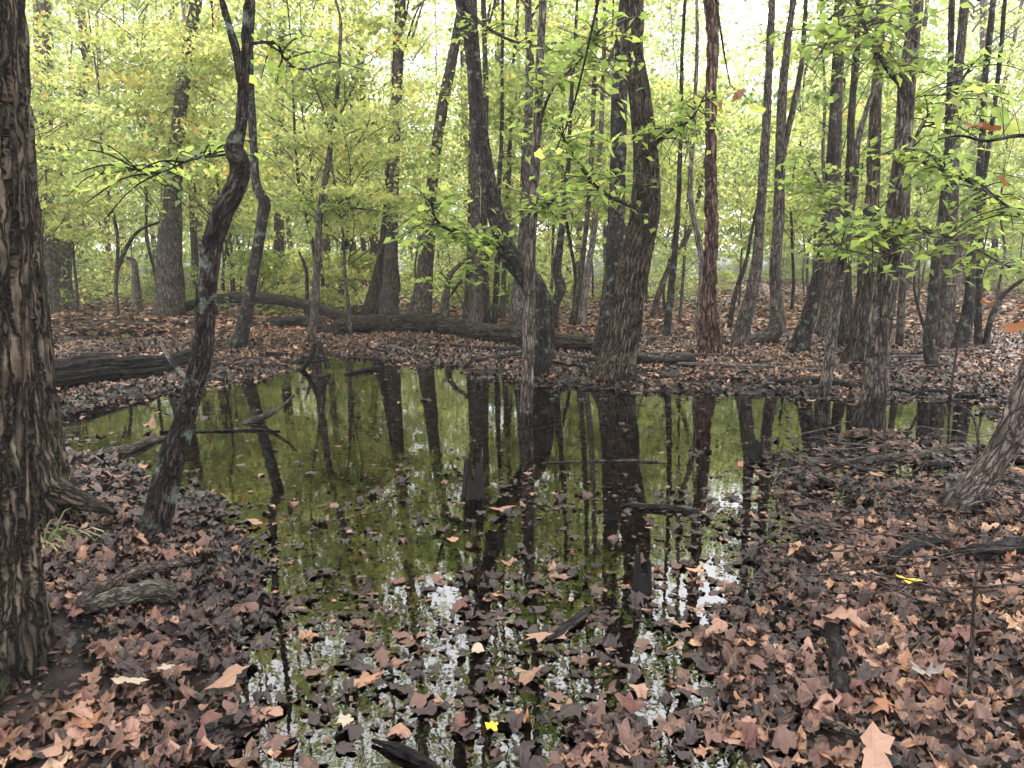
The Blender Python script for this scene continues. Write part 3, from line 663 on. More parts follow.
build_tree('tall straight trunk with a black wet foot standing in the right end of the pool', [(868, 428, 32.3), (873, 400, 24.6), (877, 360, 22.9), (881, 320, 21.2), (887, 280, 20.4), (893, 230, 18.7), (899, 180, 16.1), (904, 130, 15.3), (908, 70, 14.4), (916, 0, 12.8)], 'bark_wet', 19, sides=70, ds=0.03, bark=0.010, kf=22, kz=4, crown_v=2, flare=0.15, grow=0.12,
           limbs=[dict(p=[(893, 232, 6), (872, 228, 4), (850, 236, 3), (836, 252, 2)], dy=-0.9, n=22, len=0.42, size=0.085), dict(p=[(897, 232, 5), (930, 232, 4), (962, 242, 3), (992, 258, 2.5), (1030, 278, 2)], dy=-0.8, n=20, len=0.45, size=0.085), dict(p=[(903, 150, 5), (930, 165, 4), (975, 185, 3), (1030, 222, 2)], dy=-1.2, n=26, len=0.4, size=0.085),
                  dict(p=[(905, 88, 6), (888, 70, 5), (868, 35, 4), (855, -5, 3)], dy=-0.4, n=16, len=0.4, size=0.085), dict(p=[(900, 175, 5), (925, 120, 4), (948, 100, 3), (975, 60, 2)], dy=0.6, n=24, len=0.45, size=0.085), dict(p=[(904, 25, 5), (870, 20, 4), (838, 30, 3), (815, 60, 2)], dy=-0.6, n=18, len=0.4, size=0.085)])
build_tree('gnarled twin-footed trunk right behind the wet-footed trunk', [(851, 363, 20), (859, 332, 16), (864, 295, 16), (868, 255, 17), (872, 200, 13), (876, 100, 10)], 'bark_brown', 16, sides=24, ds=0.07, bark=0.012, crown_v=3, lump=0.12, forks=[[(861, 366, 9), (864, 335, 9), (866, 300, 9), (867, 265, 9)]])
build_tree('thin straight sapling just right of the wet-footed trunk', [(899, 346, 8), (902, 300, 7), (904, 260, 6), (907, 215, 5), (911, 120, 4)], 'bark_grey', 11, sides=12, ds=0.15, name='sapling', cat='sapling')
build_tree('dark slim trunk curving at its foot beside a ground branch on the right', [(934, 369, 13), (929, 347, 12), (932, 312, 11), (935, 272, 10), (940, 230, 8), (946, 170, 7), (950, 80, 6)], 'bark_dark', 14, sides=18, ds=0.08, crown_v=None, limbs=[dict(p=[(929, 340, 4), (920, 315, 3), (914, 285, 2.5), (918, 262, 2)], dy=0.3)])
build_tree('wide mossy grey trunk in the right distance behind the dark slim one', [(944, 349, 24), (946, 305, 17), (950, 250, 13), (953, 190, 10), (957, 90, 9)], 'bark_grey', 19, sides=18, ds=0.12, crown_v=4)
build_tree('dark trunk leaning right, right of the wide mossy grey one', [(956, 350, 19), (965, 326, 14), (970, 290, 10), (972, 240, 8), (979, 180, 7), (985, 80, 6)], 'bark_dark', 17, sides=16, ds=0.12, crown_v=0)
build_tree('short dark straight trunk near the right edge', [(978, 347, 8), (978, 310, 7), (980, 260, 6), (984, 180, 5)], 'bark_dark', 13, sides=12, ds=0.15, crown_v=None)
build_tree('thin arching trunk near the right edge, bowing right', [(985, 347, 6), (990, 322, 6), (1003, 295, 5), (1024, 278, 4), (1050, 250, 3)], 'bark_dark', 4.0, sides=10, ds=0.12, crown_v=None)
build_tree('near grey trunk leaning out of the frame at the right edge', [(957, 507, 37.0), (976, 486, 28.6), (996, 458, 25.2), (1012, 428, 23.5), (1024, 396, 21.8), (1036, 350, 20.2), (1050, 280, 17.6), (1066, 180, 16.0), (1080, 60, 14.3)], 'bark_grey', 8, sides=60, ds=0.025, bark=0.006, kf=30, kz=6, crown_v=None, flare=0.1, grow=0.1)

# slender bare understorey stems
for lab, pts, mt in [
    ('bare bent sapling left of the broad flared trunk', [(117, 316, 5), (116, 285, 4), (118, 268, 4), (128, 245, 4), (140, 230, 3), (160, 222, 2)], 'bark_dark'),
    ('crooked dead stub with a hooked top near the bent sapling', [(138, 312, 12), (136, 285, 8), (134, 262, 6), (127, 258, 3)], 'bark_pale'),
    ('hooked dead stem rising behind the fallen branch', [(308, 322, 5), (307, 300, 4), (306, 270, 4), (299, 252, 2)], 'bark_dark'),
    ('thin dark stem right of the slender sapling', [(341, 306, 6), (342, 270, 6), (344, 240, 5), (346, 190, 4), (352, 100, 3)], 'bark_dark'),
    ('forked broken stem standing behind the mossy log', [(444, 324, 9), (446, 295, 8), (450, 275, 6), (466, 260, 4), (484, 248, 3)], 'bark_grey'),
    ('thin leaning stem far right of the reddish trunk', [(729, 330, 5), (735, 295, 5), (746, 262, 4), (752, 230, 3), (760, 190, 2)], 'bark_dark')]:
    build_tree(lab, pts, mt, 0, sides=10, ds=0.08, name='sapling', cat='sapling', flare=0, lump=0.1, bark=0)

LAND = [(0, 'left edge'), (60, 'Y-forked trunk'), (170, 'broad flared trunk'), (210, 'crooked knotted trunk'), (279, 'straight grey trunk'), (316, 'slender sapling'), (380, 'vine-hung pair'), (422, 'stout leaning trunk'),
        (478, 'central trunk cluster'), (536, 'S-curved trunk'), (622, 'big bowed trunk'), (711, 'reddish trunk'), (776, 'J-shaped trunk'), (815, 'black leaner'), (876, 'wet-footed trunk'), (933, 'dark slim trunk'), (1024, 'right edge')]
ORD = ['first', 'second', 'third', 'fourth', 'fifth', 'sixth', 'seventh', 'eighth', 'ninth', 'tenth', 'eleventh', 'twelfth']
WAIT = {}
def queue_label(o, what, x, y, bands):
    px = 512 + F_PX * x / (y * CP)
    dist = next(nm for lim, nm in bands if y < lim)
    if px < 0: gap = 'past the left edge'
    elif px >= 1024: gap = 'past the right edge'
    else:
        i = max(k for k, (a, _) in enumerate(LAND) if a <= px); gap = f'between {LAND[i][1]} and {LAND[i + 1][1]}'
    WAIT.setdefault((dist, what, gap), []).append((px, o))
def flush_labels():
    for (dist, what, gap), L_ in WAIT.items():
        L_.sort(key=lambda t: t[0]); n_ = len(L_)
        for i, (_, o) in enumerate(L_):
            tail = '' if n_ == 1 else (', ' + (['left one', 'right one'][i] if n_ == 2 else f'{ORD[i]} from left'))
            o['label'] = f'{dist} {what} {gap}{tail}'
    WAIT.clear()

# far trunks filling the depth of the wood
FAR = []
for k in range(5):
    rr = np.random.default_rng(500 + k)
    H = 16 + 1.5 * k; zs = np.linspace(-0.3, H, 12)
    P = np.stack([np.cumsum(rr.normal(0, 0.13, 12)), np.cumsum(rr.normal(0, 0.13, 12)), zs], 1); P[:, :2] -= P[0, :2]
    rd = np.interp(zs, [-0.3, 0.0, 0.8, H], [0.27, 0.24, 0.16, 0.03]) * rr.uniform(0.7, 1.1)
    v, f, _, _ = tube(spline(P, 4), np.interp(np.linspace(0, 1, 45), np.linspace(0, 1, 12), rd), 10, None, 0, lump=0.06, flare=0.2, seed=k)
    tm = mesh_np('trunk', v, f, smooth=True); tm.materials.append(M[['bark_grey', 'bark_pale', 'bark_pale', 'bark_grey', 'bark_brown'][k]])
    FAR.append((tm, P))
placed = []
def free(x, y, dmin):
    for a, b in placed:
        if (a - x) ** 2 + (b - y) ** 2 < dmin * dmin: return False
    return True
cnt = 0
rr = np.random.default_rng(77)
while cnt < 62:
    y = rr.uniform(23, 62); x = rr.uniform(-0.80, 0.80) * y
    if not free(x, y, 1.5): continue
    if x > 0.2 * y and rr.uniform() < 0.5: continue
    placed.append((x, y)); cnt += 1
    k = int(rr.integers(0, 5)); z = gz((x, y))
    side = 'left' if x < -0.15 * y else ('right' if x > 0.15 * y else 'middle')
    root = thing('background_tree', f'slim grey trunk far back in the {side} of the wood', 'tree', (x, y, z), f'distant trunks in the {side} of the wood')
    root['group'] = 'distant trunks of the wood'; queue_label(root, 'thin background trunk', x, y, [(36, 'nearer'), (49, 'distant'), (99, 'farthest')])
    t = obj('trunk', FAR[k][0], None, root); a = rr.uniform(0, 6.28); t.rotation_euler.z = a
    root.scale = [rr.uniform(0.8, 1.2)] * 3
    if cnt % (1 if x > 0.1 * y else 4) == 0:
        add_crown(root, CAN[int(rr.integers(0, 5))], (0, 0, 0), rr.uniform(0, 6.28), rr.uniform(0.85, 1.1))

# understorey: young leafy trees
SAPSTEM = []
for k in range(4):
    r2 = np.random.default_rng(600 + k); zs = np.linspace(-0.2, 5.2 + 0.5 * k, 8)
    P = np.stack([np.cumsum(r2.normal(0, 0.09, 8)), np.cumsum(r2.normal(0, 0.09, 8)), zs], 1); P[:, :2] -= P[0, :2]
    v, f, _, _ = tube(spline(P, 4), np.linspace(0.045, 0.008, 29), 7, None, 0, lump=0.05, seed=k)
    tm = mesh_np('stem', v, f, smooth=True); tm.materials.append(M[['bark_grey', 'bark_dark', 'bark_grey', 'bark_pale'][k]]); SAPSTEM.append(tm)
rr = np.random.default_rng(91)
cnt = 0; sp = []
while cnt < 120:
    y = 13.5 + 37 * rr.uniform(0, 1) ** 0.85; x = rr.uniform(-0.82, 0.82) * y
    if any((a - x) ** 2 + (b - y) ** 2 < 1.7 for a, b in sp): continue
    if float(sd_pool(np.array([x]), np.array([y]))[0]) < 1.2: continue
    sp.append((x, y)); cnt += 1
    z = gz((x, y)); k = int(rr.integers(0, 7)); s = rr.uniform(0.8, 1.25)
    side = 'left' if x < -0.2 * y else ('right' if x > 0.2 * y else 'middle')
    dist = 'just beyond the pool' if y < 22 else ('midway into' if y < 34 else 'deep in')
    root = thing('young_tree', f'yellow-green leafy young tree {dist}{" the wood" if y >= 22 else ""}, {side} part', 'young tree', (x, y, z), f'leafy understorey trees {side} {dist}')
    root['group'] = 'leafy understorey trees'; queue_label(root, 'leafy young tree', x, y, [(22, 'nearest'), (34, 'mid-distance'), (99, 'far')])
    root.scale = (s, s, s)
    obj('stem', SAPSTEM[k % 4], None, root).rotation_euler.z = rr.uniform(0, 6.28)
    add_crown(root, SAP[k], (0, 0, rr.uniform(0.3, 1.2) if y < 22 else rr.uniform(0.2, 1.3)), rr.uniform(0, 6.28))
# low shrubs where the floor ends
cnt = 0
while cnt < 55:
    y = rr.uniform(19, 48); x = rr.uniform(-0.8, 0.8) * y
    cnt += 1
    side = 'left' if x < -0.2 * y else ('right' if x > 0.2 * y else 'middle')
    root = thing('shrub', f'low pale green shrub on the leafy floor in the {side} distance', 'shrub', (x, y, gz((x, y))), f'low shrubs in the {side} distance')
    root['group'] = 'low shrubs on the far floor'; queue_label(root, 'low shrub', x, y, [(28, 'nearer'), (38, 'mid-distance'), (99, 'far')])
    s = rr.uniform(0.7, 1.6); root.scale = (s, s, s)
    v_ = LOW[int(rr.integers(0, 4))]
    c_ = obj('crown', v_[0], None, root, kind='stuff'); c_.rotation_euler.z = rr.uniform(0, 6.28)
    obj('branches', v_[1], None, root, kind='stuff').rotation_euler.z = c_.rotation_euler.z

flush_labels()
# the wood beyond, read as one mass
rr = np.random.default_rng(33)
nc = 6600
yc_ = rr.uniform(48, 100, nc); xc_ = rr.uniform(-0.95, 0.95, nc) * yc_; zc_ = 0.8 + rr.uniform(0, 1, nc) ** 1.12 * (0.36 * yc_)
keep = fbm(np.stack([xc_ * .12, yc_ * .08, zc_ * .16], -1), 2) > -0.27 + 0.33 * np.clip(zc_ / (0.34 * yc_) - 0.45, -0.3, 1)
cc = np.stack([xc_, yc_, zc_ + height(xc_, yc_)], -1)[keep]
per_ = 42
Cb = (cc[:, None, :] + rr.normal(0, 1, (len(cc), per_, 3)) * np.array([1.1, 1.1, 0.30]) * rr.uniform(0.6, 1.4, (len(cc), 1, 1))).reshape(-1, 3)
v, f = leaf_quads(Cb, 1.0, 0.38, rr, 0.65)
rn = np.clip(0.45 + 0.5 * fbm(Cb * 0.2 + 40, 2) + rr.normal(0, 0.12, len(Cb)), 0, 0.94)
distant = obj('distant_foliage', mesh_np('distant_foliage', v, f, {'rnd': np.repeat(rn, 4)}), M['leaf_green'], kind='stuff', label='yellow-green foliage of the wood beyond, read as one mass', cat='foliage')

# ---------------------------------------------------------------- logs, stumps and sticks
def log_px(name, label, pts, matn, cat='log', Y=None, sides=14, ds=0.05, bark=0.006, kf=18, kz=4, lump=0.10, flat=1.0, group=None, seed=None, sink=0.25, rise=None):
    W = []
    for i, (x, y, w) in enumerate(pts):
        yb = y + w * (0.5 - sink)
        Yd = (Gt(x, yb)[1] if Y is None else (Y[i] if isinstance(Y, (list, tuple)) else Y))
        p = at(x, y, Yd); r = 0.5 * w / ppm(p)
        if Y is None and p[2] < gz(p) + r * 0.3: p[2] = gz(p) + r * 0.3
        if rise: p[2] += rise[i]
        W.append([*p, r])
    W = spline(np.array(W), 8)
    base = W[len(W) // 2, :3].copy(); base[2] = 0
    v, f, _, _ = tube(W[:, :3] - base, W[:, 3], sides, ds, bark, kf, kz, lump, 0, seed=(sum(map(ord, label)) % 991) * 0.31 if seed is None else seed, flat=flat)
    return obj(name, mesh_np(name, v, f, smooth=True), M[matn], None, base, label=label, cat=cat, group=group)

log_px('fallen_log', 'long mossy fallen log lying across behind the pool', [(335, 331, 18), (365, 329, 20), (400, 327, 21), (440, 329, 21), (480, 335, 20), (520, 340, 18), (560, 345, 15), (600, 350, 13)], 'log_moss', sides=48, ds=0.04, bark=0.028, kf=8, kz=2.5, lump=0.16, rise=[0.05] * 8)
log_px('rotten_log', 'black rotten grooved log on the left bank', [(30, 384, 38), (60, 379, 38), (100, 373, 34), (135, 370, 27), (165, 366, 21), (195, 358, 17), (208, 354, 12)], 'log_dark', sides=110, ds=0.03, bark=0.032, kf=17, kz=0.9, lump=0.14)
log_px('fallen_branch', 'arched fallen branch behind the crooked trunk, leading to the mossy log', [(180, 308, 9), (215, 300, 10), (250, 297, 11), (280, 300, 11), (310, 306, 11), (338, 315, 11), (356, 323, 8)], 'log_moss', Y=[19, 18.5, 18, 17.5, 17, 16.3, 16], sides=16, cat='branch')
log_px('root_snag', 'dark upturned snag at the left end of the mossy log', [(272, 322, 9), (283, 326, 12), (300, 322, 13), (322, 330, 10), (340, 336, 9)], 'log_dark', sides=18, bark=0.03, kf=6, cat='log', lump=0.25)
log_px('fallen_log', 'broken black log end on the shore right of the big bowed trunk', [(636, 362, 13), (655, 363, 14), (675, 364, 14), (692, 363, 15)], 'log_dark', sides=22, bark=0.012, kf=8, kz=3)
log_px('fallen_branch', 'thin branch slanting below the broken black log end', [(634, 360, 6), (655, 372, 7), (678, 378, 6), (705, 382, 5)], 'stick', cat='branch')
log_px('fallen_branch', 'pale branch across the litter from the bowed trunk to the reddish trunk', [(634, 356, 7), (660, 355, 7), (690, 356, 6), (712, 356, 5), (732, 348, 4)], 'stick', cat='branch')
log_px('fallen_branch', 'long black branch along the far shore, right of the bowed trunk', [(700, 378, 6), (735, 380, 6), (780, 383, 7), (825, 381, 8), (850, 386, 7), (880, 388, 6)], 'log_dark', cat='branch')
log_px('fallen_branch', 'dark branch lying among litter below the black leaning trunk', [(750, 362, 5), (790, 363, 5), (830, 366, 4), (850, 364, 3)], 'stick', cat='branch')
log_px('fallen_branch', 'grey ground branch at the foot of the dark slim trunk', [(931, 371, 7), (945, 375, 7), (970, 376, 6), (1000, 374, 6), (1020, 376, 5)], 'stick', cat='branch')
log_px('fallen_branch', 'black branch along the right shore below the grey ground branch', [(890, 388, 6), (915, 393, 6), (940, 392, 7), (975, 397, 6), (1010, 396, 6)], 'log_dark', cat='branch')
log_px('fallen_branch', 'black root-like branch on the shore left of the S-curved trunk', [(408, 347, 5), (440, 347, 7), (480, 349, 7), (520, 351, 7), (560, 358, 8), (592, 362, 9)], 'log_dark', cat='branch')
log_px('fallen_branch', 'short dark branch touching the foot of the S-curved trunk', [(470, 362, 5), (495, 359, 7), (520, 356, 8)], 'log_dark', cat='branch')
log_px('floating_stick', 'curved stick lying in the water beside the thick furrowed left trunk', [(92, 457, 7), (112, 452, 10), (130, 449, 9), (150, 441, 7), (170, 437, 4)], 'stick', cat='stick', sides=16, ds=0.02)
log_px('floating_stick', 'forked stick rising out of the water beyond the crooked trunk', [(205, 433, 3), (232, 429, 7), (252, 421, 7), (272, 413, 6), (285, 404, 4), (294, 395, 2)], 'stick', cat='stick', Y=[6.9] * 6, sides=12, ds=0.02)
log_px('floating_stick', 'thin dark stick afloat below the forked stick', [(160, 432, 3), (210, 431, 3), (255, 430, 3), (280, 431, 2)], 'log_dark', cat='stick', sides=8)
log_px('floating_stick', 'black twisted snag in the water right of the slender sapling', [(300, 372, 7), (310, 360, 5), (316, 342, 5), (322, 350, 4), (330, 368, 3)], 'log_dark', cat='stick', Y=[10.4, 10.4, 10.5, 10.4, 10.3], sides=10)
log_px('floating_stick', 'short black stick and tuft in the water below the mossy log', [(345, 374, 3), (360, 371, 5), (378, 368, 6)], 'log_dark', cat='stick', sides=8)
log_px('floating_stick', 'long thin stick floating across the reflection of the bowed trunk', [(540, 463, 1.8), (590, 461, 2.3), (640, 461, 2.3), (668, 463, 1.4)], 'stick', cat='stick', sides=8)
log_px('floating_stick', 'dark stick floating right of the bowed trunk reflection', [(622, 506, 5), (650, 507, 7), (675, 509, 7), (700, 514, 4)], 'log_dark', cat='stick', sides=10)
log_px('fallen_branch', 'branch half in the water between the pool and the right leaning trunk', [(762, 456, 7), (800, 460, 8), (850, 462, 7), (885, 458, 8), (930, 455, 9), (972, 452, 8)], 'stick', cat='branch', sides=14)
log_px('fallen_branch', 'black stick arching over the litter behind the long yellow leaf', [(889, 568, 9), (905, 559, 12), (928, 550, 12), (948, 547, 9)], 'log_dark', cat='branch', sides=20, ds=0.02, sink=0.1, rise=[0.02, 0.04, 0.04, 0.02])
log_px('fallen_log', 'black log behind a tangle of twigs at the right edge', [(962, 560, 13), (985, 558, 17), (1010, 553, 18), (1040, 549, 17)], 'log_dark', sides=28, ds=0.02, bark=0.01, sink=0.1, rise=[0.03] * 4)
log_px('stick', 'long curved stick lying on the left bank litter', [(78, 616, 9), (95, 604, 10), (120, 592, 11), (150, 580, 10), (178, 572, 8), (200, 566, 6)], 'stick', cat='stick', sides=18, ds=0.015, lump=0.15, sink=0.05, rise=[0.03, 0.05, 0.05, 0.05, 0.04, 0.03])
log_px('stick', 'short thin stick behind the long curved one on the left bank', [(92, 585, 5), (105, 572, 7), (122, 564, 6), (138, 561, 4)], 'stick', cat='stick', sides=12, sink=0.05)
log_px('lichened_log', 'short crumbling log piece with pale lichen on the left bank', [(84, 616, 11), (105, 609, 17), (128, 603, 21), (150, 599, 24), (172, 601, 20)], 'stick_lichen', cat='log', sides=36, ds=0.012, bark=0.008, kf=22, lump=0.2, sink=0.1, rise=[0.03] * 5)
log_px('stick', 'dark wet stick in the front left litter', [(160, 757, 10), (190, 742, 13), (215, 729, 13), (245, 716, 9)], 'log_dark', cat='stick', sides=16, ds=0.015, sink=0.05)
log_px('stick', 'dark stick poking from the front edge of the pool', [(372, 740, 8), (395, 748, 11), (420, 760, 12), (445, 778, 12)], 'log_dark', cat='stick', sides=14, ds=0.015, sink=0.1)
log_px('stick', 'thick black wet stub pointing at the camera on the right bank', [(828, 617, 14), (836, 645, 17), (840, 675, 18), (841, 698, 17)], 'log_dark', cat='stick', sides=18, ds=0.015, sink=0.15)
log_px('stick', 'small stick crusted with pale green lichen on the right bank', [(822, 722, 7), (835, 727, 8), (848, 731, 9), (858, 735, 8)], 'stick_lichen', cat='stick', sides=12, ds=0.01, sink=-0.6)
log_px('bark_slab', 'flat grey bark slab slanting in the shallows near the second stump', [(548, 640, 6), (566, 627, 11), (582, 615, 10), (592, 607, 5)], 'log_dark', cat='bark', sides=12, ds=0.015, flat=0.4, sink=0.1)
log_px('fallen_branch', 'pale bent branch leaning on the rotten log', [(160, 345, 2.5), (172, 362, 4), (186, 378, 5), (192, 384, 3)], 'vine', cat='branch', Y=[8.6, 8.5, 8.3, 8.2], sides=8)
log_px('fallen_branch', 'dark short branch leaning beside the pale bent one', [(170, 358, 3), (180, 372, 5), (190, 380, 4)], 'log_dark', cat='branch', Y=[8.5, 8.4, 8.3], sides=8)
# pale bare vine crossing by the central cluster
log_px('hanging_vine', 'white crossed dead branches propped behind the mossy log', [(440, 272, 2.2), (455, 290, 2.4), (466, 310, 2.6), (474, 325, 2.6)], 'vine', cat='vine', Y=[17.0] * 4, sides=6)
log_px('hanging_vine', 'white upright dead stem behind the mossy log', [(468, 246, 1.6), (471, 270, 1.8), (470, 300, 2.2), (473, 325, 2.4)], 'vine', cat='vine', Y=[17.2] * 4, sides=6)
for k, (pts) in enumerate([[(374, 318, 1.4), (380, 290, 1.4), (377, 265, 1.2), (384, 240, 1)], [(402, 318, 1.4), (393, 295, 1.4), (396, 270, 1.3), (388, 250, 1)]]):
    log_px('hanging_vine', ['wiry vine climbing the left of the vine-hung pair', 'wiry vine climbing the right of the vine-hung pair'][k], pts, 'vine', cat='vine', Y=[18.2] * 4, sides=6)

def stump(label, px, py_b, py_t, w, seed):
    b = G(px, py_b); h = (py_b - py_t) / ppm(b); r = 0.5 * w / ppm(b)
    root_loc = np.array([b[0], b[1], 0.0]); rr = np.random.default_rng(seed)
    n = 26; th = np.linspace(0, 2 * np.pi, n, endpoint=False); rows = []
    topz = h * np.clip(0.66 + 0.26 * np.cos(2 * th - 2.4 + seed) + rr.normal(0, 0.16, n), 0.3, 1.08)
    for k, t in enumerate([-0.4, 0.0, 0.2, 0.4, 0.6, 0.8, 0.93, 1.0]):
        z = np.where(t < 0, -0.12, t * topz)
        rad = r * (1.02 - 0.16 * max(t, 0)) * (1 + 0.10 * np.cos(5 * th + seed) + 0.07 * np.sin(9 * th) + (0.25 * max(0, 0.25 - t)))
        rad = rad * (1 if t < 0.99 else 0.9)
        rows.append(np.stack([rad * np.cos(th), rad * np.sin(th), z], -1))
    for q, dz in ((0.62, 0.82), (0.3, 0.5)):
        rows.append(np.stack([r * q * np.cos(th), r * q * np.sin(th), topz * dz], -1))
    V = np.vstack(rows + [[[0, 0, h * 0.3]]]); m_ = len(rows)
    F = []
    for i in range(m_ - 1):
        for j in range(n): F.append((i * n + j, i * n + (j + 1) % n, (i + 1) * n + (j + 1) % n, (i + 1) * n + j))
    me = bpy.data.meshes.new('stump')
    me.from_pydata(V.tolist(), [], F + [((m_ - 1) * n + j, (m_ - 1) * n + (j + 1) % n, len(V) - 1) for j in range(n)])
    obj('stump', me, M['log_dark'], None, root_loc, label=label, cat='stump')
stump('jagged black stump in the middle of the pool, the farther one', 474, 496, 452, 21, 3)
stump('jagged dark brown stump in the pool right of centre, the nearer one', 642, 590, 545, 18, 8)
stump('low black knee poking from the water at the branch end, right side', 757, 458, 436, 14, 5)

# sticks strewn along the far bank
rr = np.random.default_rng(55)
for k in range(44):
    px, py = rr.uniform(60, 1020), rr.uniform(322, 372) if k % 2 else rr.uniform(345, 392)
    g = Gt(px, py)
    if float(sd_pool(np.array([g[0]]), np.array([g[1]]))[0]) < -0.3: continue
    an = rr.normal(0, 0.45); Ln = rr.uniform(0.5, 1.9); r0 = rr.uniform(0.008, 0.03)
    d = np.array([math.cos(an), math.sin(an), 0]); P = []
    for t in np.linspace(-0.5, 0.5, 6):
        q = d * Ln * t + np.array([rr.normal(0, .03), rr.normal(0, .03), 0]); q[2] = gz(g + q) + r0 * 0.8 + 0.015 + rr.uniform(0, 0.03); P.append(q)
    v, f, _, _ = tube(spline(P, 4), np.linspace(r0, r0 * 0.5, 21), 8, lump=0.12, seed=k)
    obj('stick', mesh_np('stick', v, f, smooth=True), M[['stick', 'log_dark', 'stick', 'vine'][k % 4]], None, (g[0], g[1], 0), label='thin stick lying in the litter along the far bank', cat='stick', group='sticks strewn along the far bank')

# tangle of thin twigs on the right bank
rr = np.random.default_rng(5)
for k in range(70):
    px, py = rr.uniform(800, 1040), rr.uniform(480, 625) if k % 3 else rr.uniform(430, 500)
    g = Gt(px, py); an = rr.uniform(-0.7, 0.7) + (math.pi if rr.uniform() < 0.5 else 0); Ln = rr.uniform(0.35, 1.0)
    d = np.array([math.cos(an), math.sin(an) * 0.8, 0]); z0 = gz(g) + rr.uniform(0.06, 0.16)
    n_ = 5; P = [np.array([0, 0, z0]) + d * Ln * t + np.array([rr.normal(0, .02), rr.normal(0, .02), rr.uniform(-0.02, 0.09) * math.sin(math.pi * t) + t * rr.uniform(-0.02, 0.10)]) for t in np.linspace(-0.5, 0.5, n_)]
    r0 = rr.uniform(0.0028, 0.0075)
    v, f, _, _ = tube(spline(P, 4), np.linspace(r0, r0 * 0.4, 17), 6, lump=0.1, seed=k)
    obj('twig', mesh_np('twig', v, f, smooth=True), M['stick' if k % 3 else 'vine'], None, (g[0], g[1], 0), label='thin bare twig in the brushy tangle on the right bank', cat='twig', group='twigs tangled on the right bank')
for lab, pts in [('upright thin dead stem in the front right litter', [(968, 702, 5), (972, 650, 4.5), (974, 600, 4), (977, 565, 3)]),
                 ('upright dark bare shoot in front of the right end of the pool', [(884, 455, 3), (885, 400, 3), (886, 350, 2.4), (888, 318, 1.6)]),
                 ('slanting bare shoot beside the dark one, right end of the pool', [(950, 400, 2.6), (953, 375, 2.4), (957, 350, 2), (962, 330, 1.4)]),
                 ('pale arching bare shoot over the right end of the pool', [(976, 470, 3), (978, 440, 3), (972, 415, 2.6), (955, 402, 2)])]:
    build_tree(lab, pts, 'stick', 0, sides=8, ds=0.03, bark=0, flare=0, name='bare_shoot', cat='shoot', below=0.05)

# ---------------------------------------------------------------- fallen leaves
TPL_UV = {}; TPL_KEEP = []
def leaf_template(kind, seed, n_out=22, rings=2, curl=1.0):
    rr = np.random.default_rng(seed)
    th = np.linspace(0, 2 * np.pi, n_out, endpoint=False)
    if kind == 'maple':
        lob = np.array([0.5, 0.44, 0.34, 0.34, 0.44]) * rr.uniform(0.65, 1.1, 5); ang = np.array([0, 1.05, 2.05, -2.05, -1.05]) + rr.normal(0, 0.12, 5)
        r = np.full(n_out, 0.2)
        for a, l in zip(ang, lob):
            d = np.abs((th - a + np.pi) % (2 * np.pi) - np.pi); r = np.maximum(r, l * np.clip(1 - (d / 0.80) ** 1.6, 0, 1) ** 0.65)
    elif kind == 'oak':
        r = 0.5 * np.abs(np.cos(th)) ** 1.2 * 0.95 + 0.17; r = r * (1 + 0.30 * np.cos(9 * th))
        r = np.clip(r, 0.1, 0.56)
    elif kind == 'blob':
        r = 0.27 / np.sqrt((np.cos(th) * 0.62) ** 2 + np.sin(th) ** 2) * (1 + 0.22 * np.cos(3 * th + rr.uniform(0, 6)) + 0.16 * np.cos(5 * th + rr.uniform(0, 6)) + 0.12 * np.cos(7 * th)); curl = curl * 1.5
    else:
        r = 0.21 / np.sqrt((np.cos(th) * 0.42) ** 2 + np.sin(th) ** 2)
    r = r * (1 + rr.normal(0, 0.11, n_out))
    if seed % 3 == 0:                            # torn: one side bitten off
        r = r * np.where(np.cos(th - rr.uniform(0, 6.28)) > 0.55, 0.45, 1.0)
    pts = [np.zeros((1, 2))]
    for q in range(1, rings + 1):
        s = q / rings; rq = r * s if q == rings else np.minimum(r * s * 1.15, r * 0.85)
        pts.append(np.stack([rq * np.cos(th), rq * np.sin(th)], 1))
    p = np.vstack(pts); x, y = p[:, 0], p[:, 1]; rad = np.hypot(x, y)
    z = curl * (rr.normal(0.05, 0.55) * x * x * 1.6 + rr.normal(0.05, 0.6) * y * y * 1.6 + rr.normal(0, 0.5) * x * y) \
        + curl * 0.14 * rad * np.cos(3 * np.arctan2(y, x) + rr.uniform(0, 6)) + curl * 0.30 * fbm(np.stack([x * 6, y * 6, x * 0 + seed], -1), 3) + rr.choice([-0.2, 0.1, 0.2]) * np.abs(y) * curl
    v = np.stack([x, y, z], 1)
    k = rr.uniform(0.2, 2.4) * curl; sg = rr.choice([-1, -1, 1]); an = rr.uniform(0, np.pi)
    u = x * np.cos(an) + y * np.sin(an); w = -x * np.sin(an) + y * np.cos(an)
    u2 = np.sin(k * u) / k; zz_ = z + sg * (1 - np.cos(k * u)) / k
    v = np.stack([u2 * np.cos(an) - w * np.sin(an), u2 * np.sin(an) + w * np.cos(an), zz_], 1)
    f = [(0, 1 + j, 1 + (j + 1) % n_out) for j in range(n_out)]
    for q in range(1, rings):
        a0, b0 = 1 + (q - 1) * n_out, 1 + q * n_out
        for j in range(n_out):
            j2 = (j + 1) % n_out; f += [(a0 + j, b0 + j, b0 + j2), (a0 + j, b0 + j2, a0 + j2)]
    v[:, 2] -= np.percentile(v[:, 2], 20)
    TPL_UV[id(v)] = np.stack([x, y, x * 0], 1); TPL_KEEP.append(v)
    return v, np.array(f)
KINDS = ['maple', 'blob', 'oak', 'maple', 'blob', 'ovate']
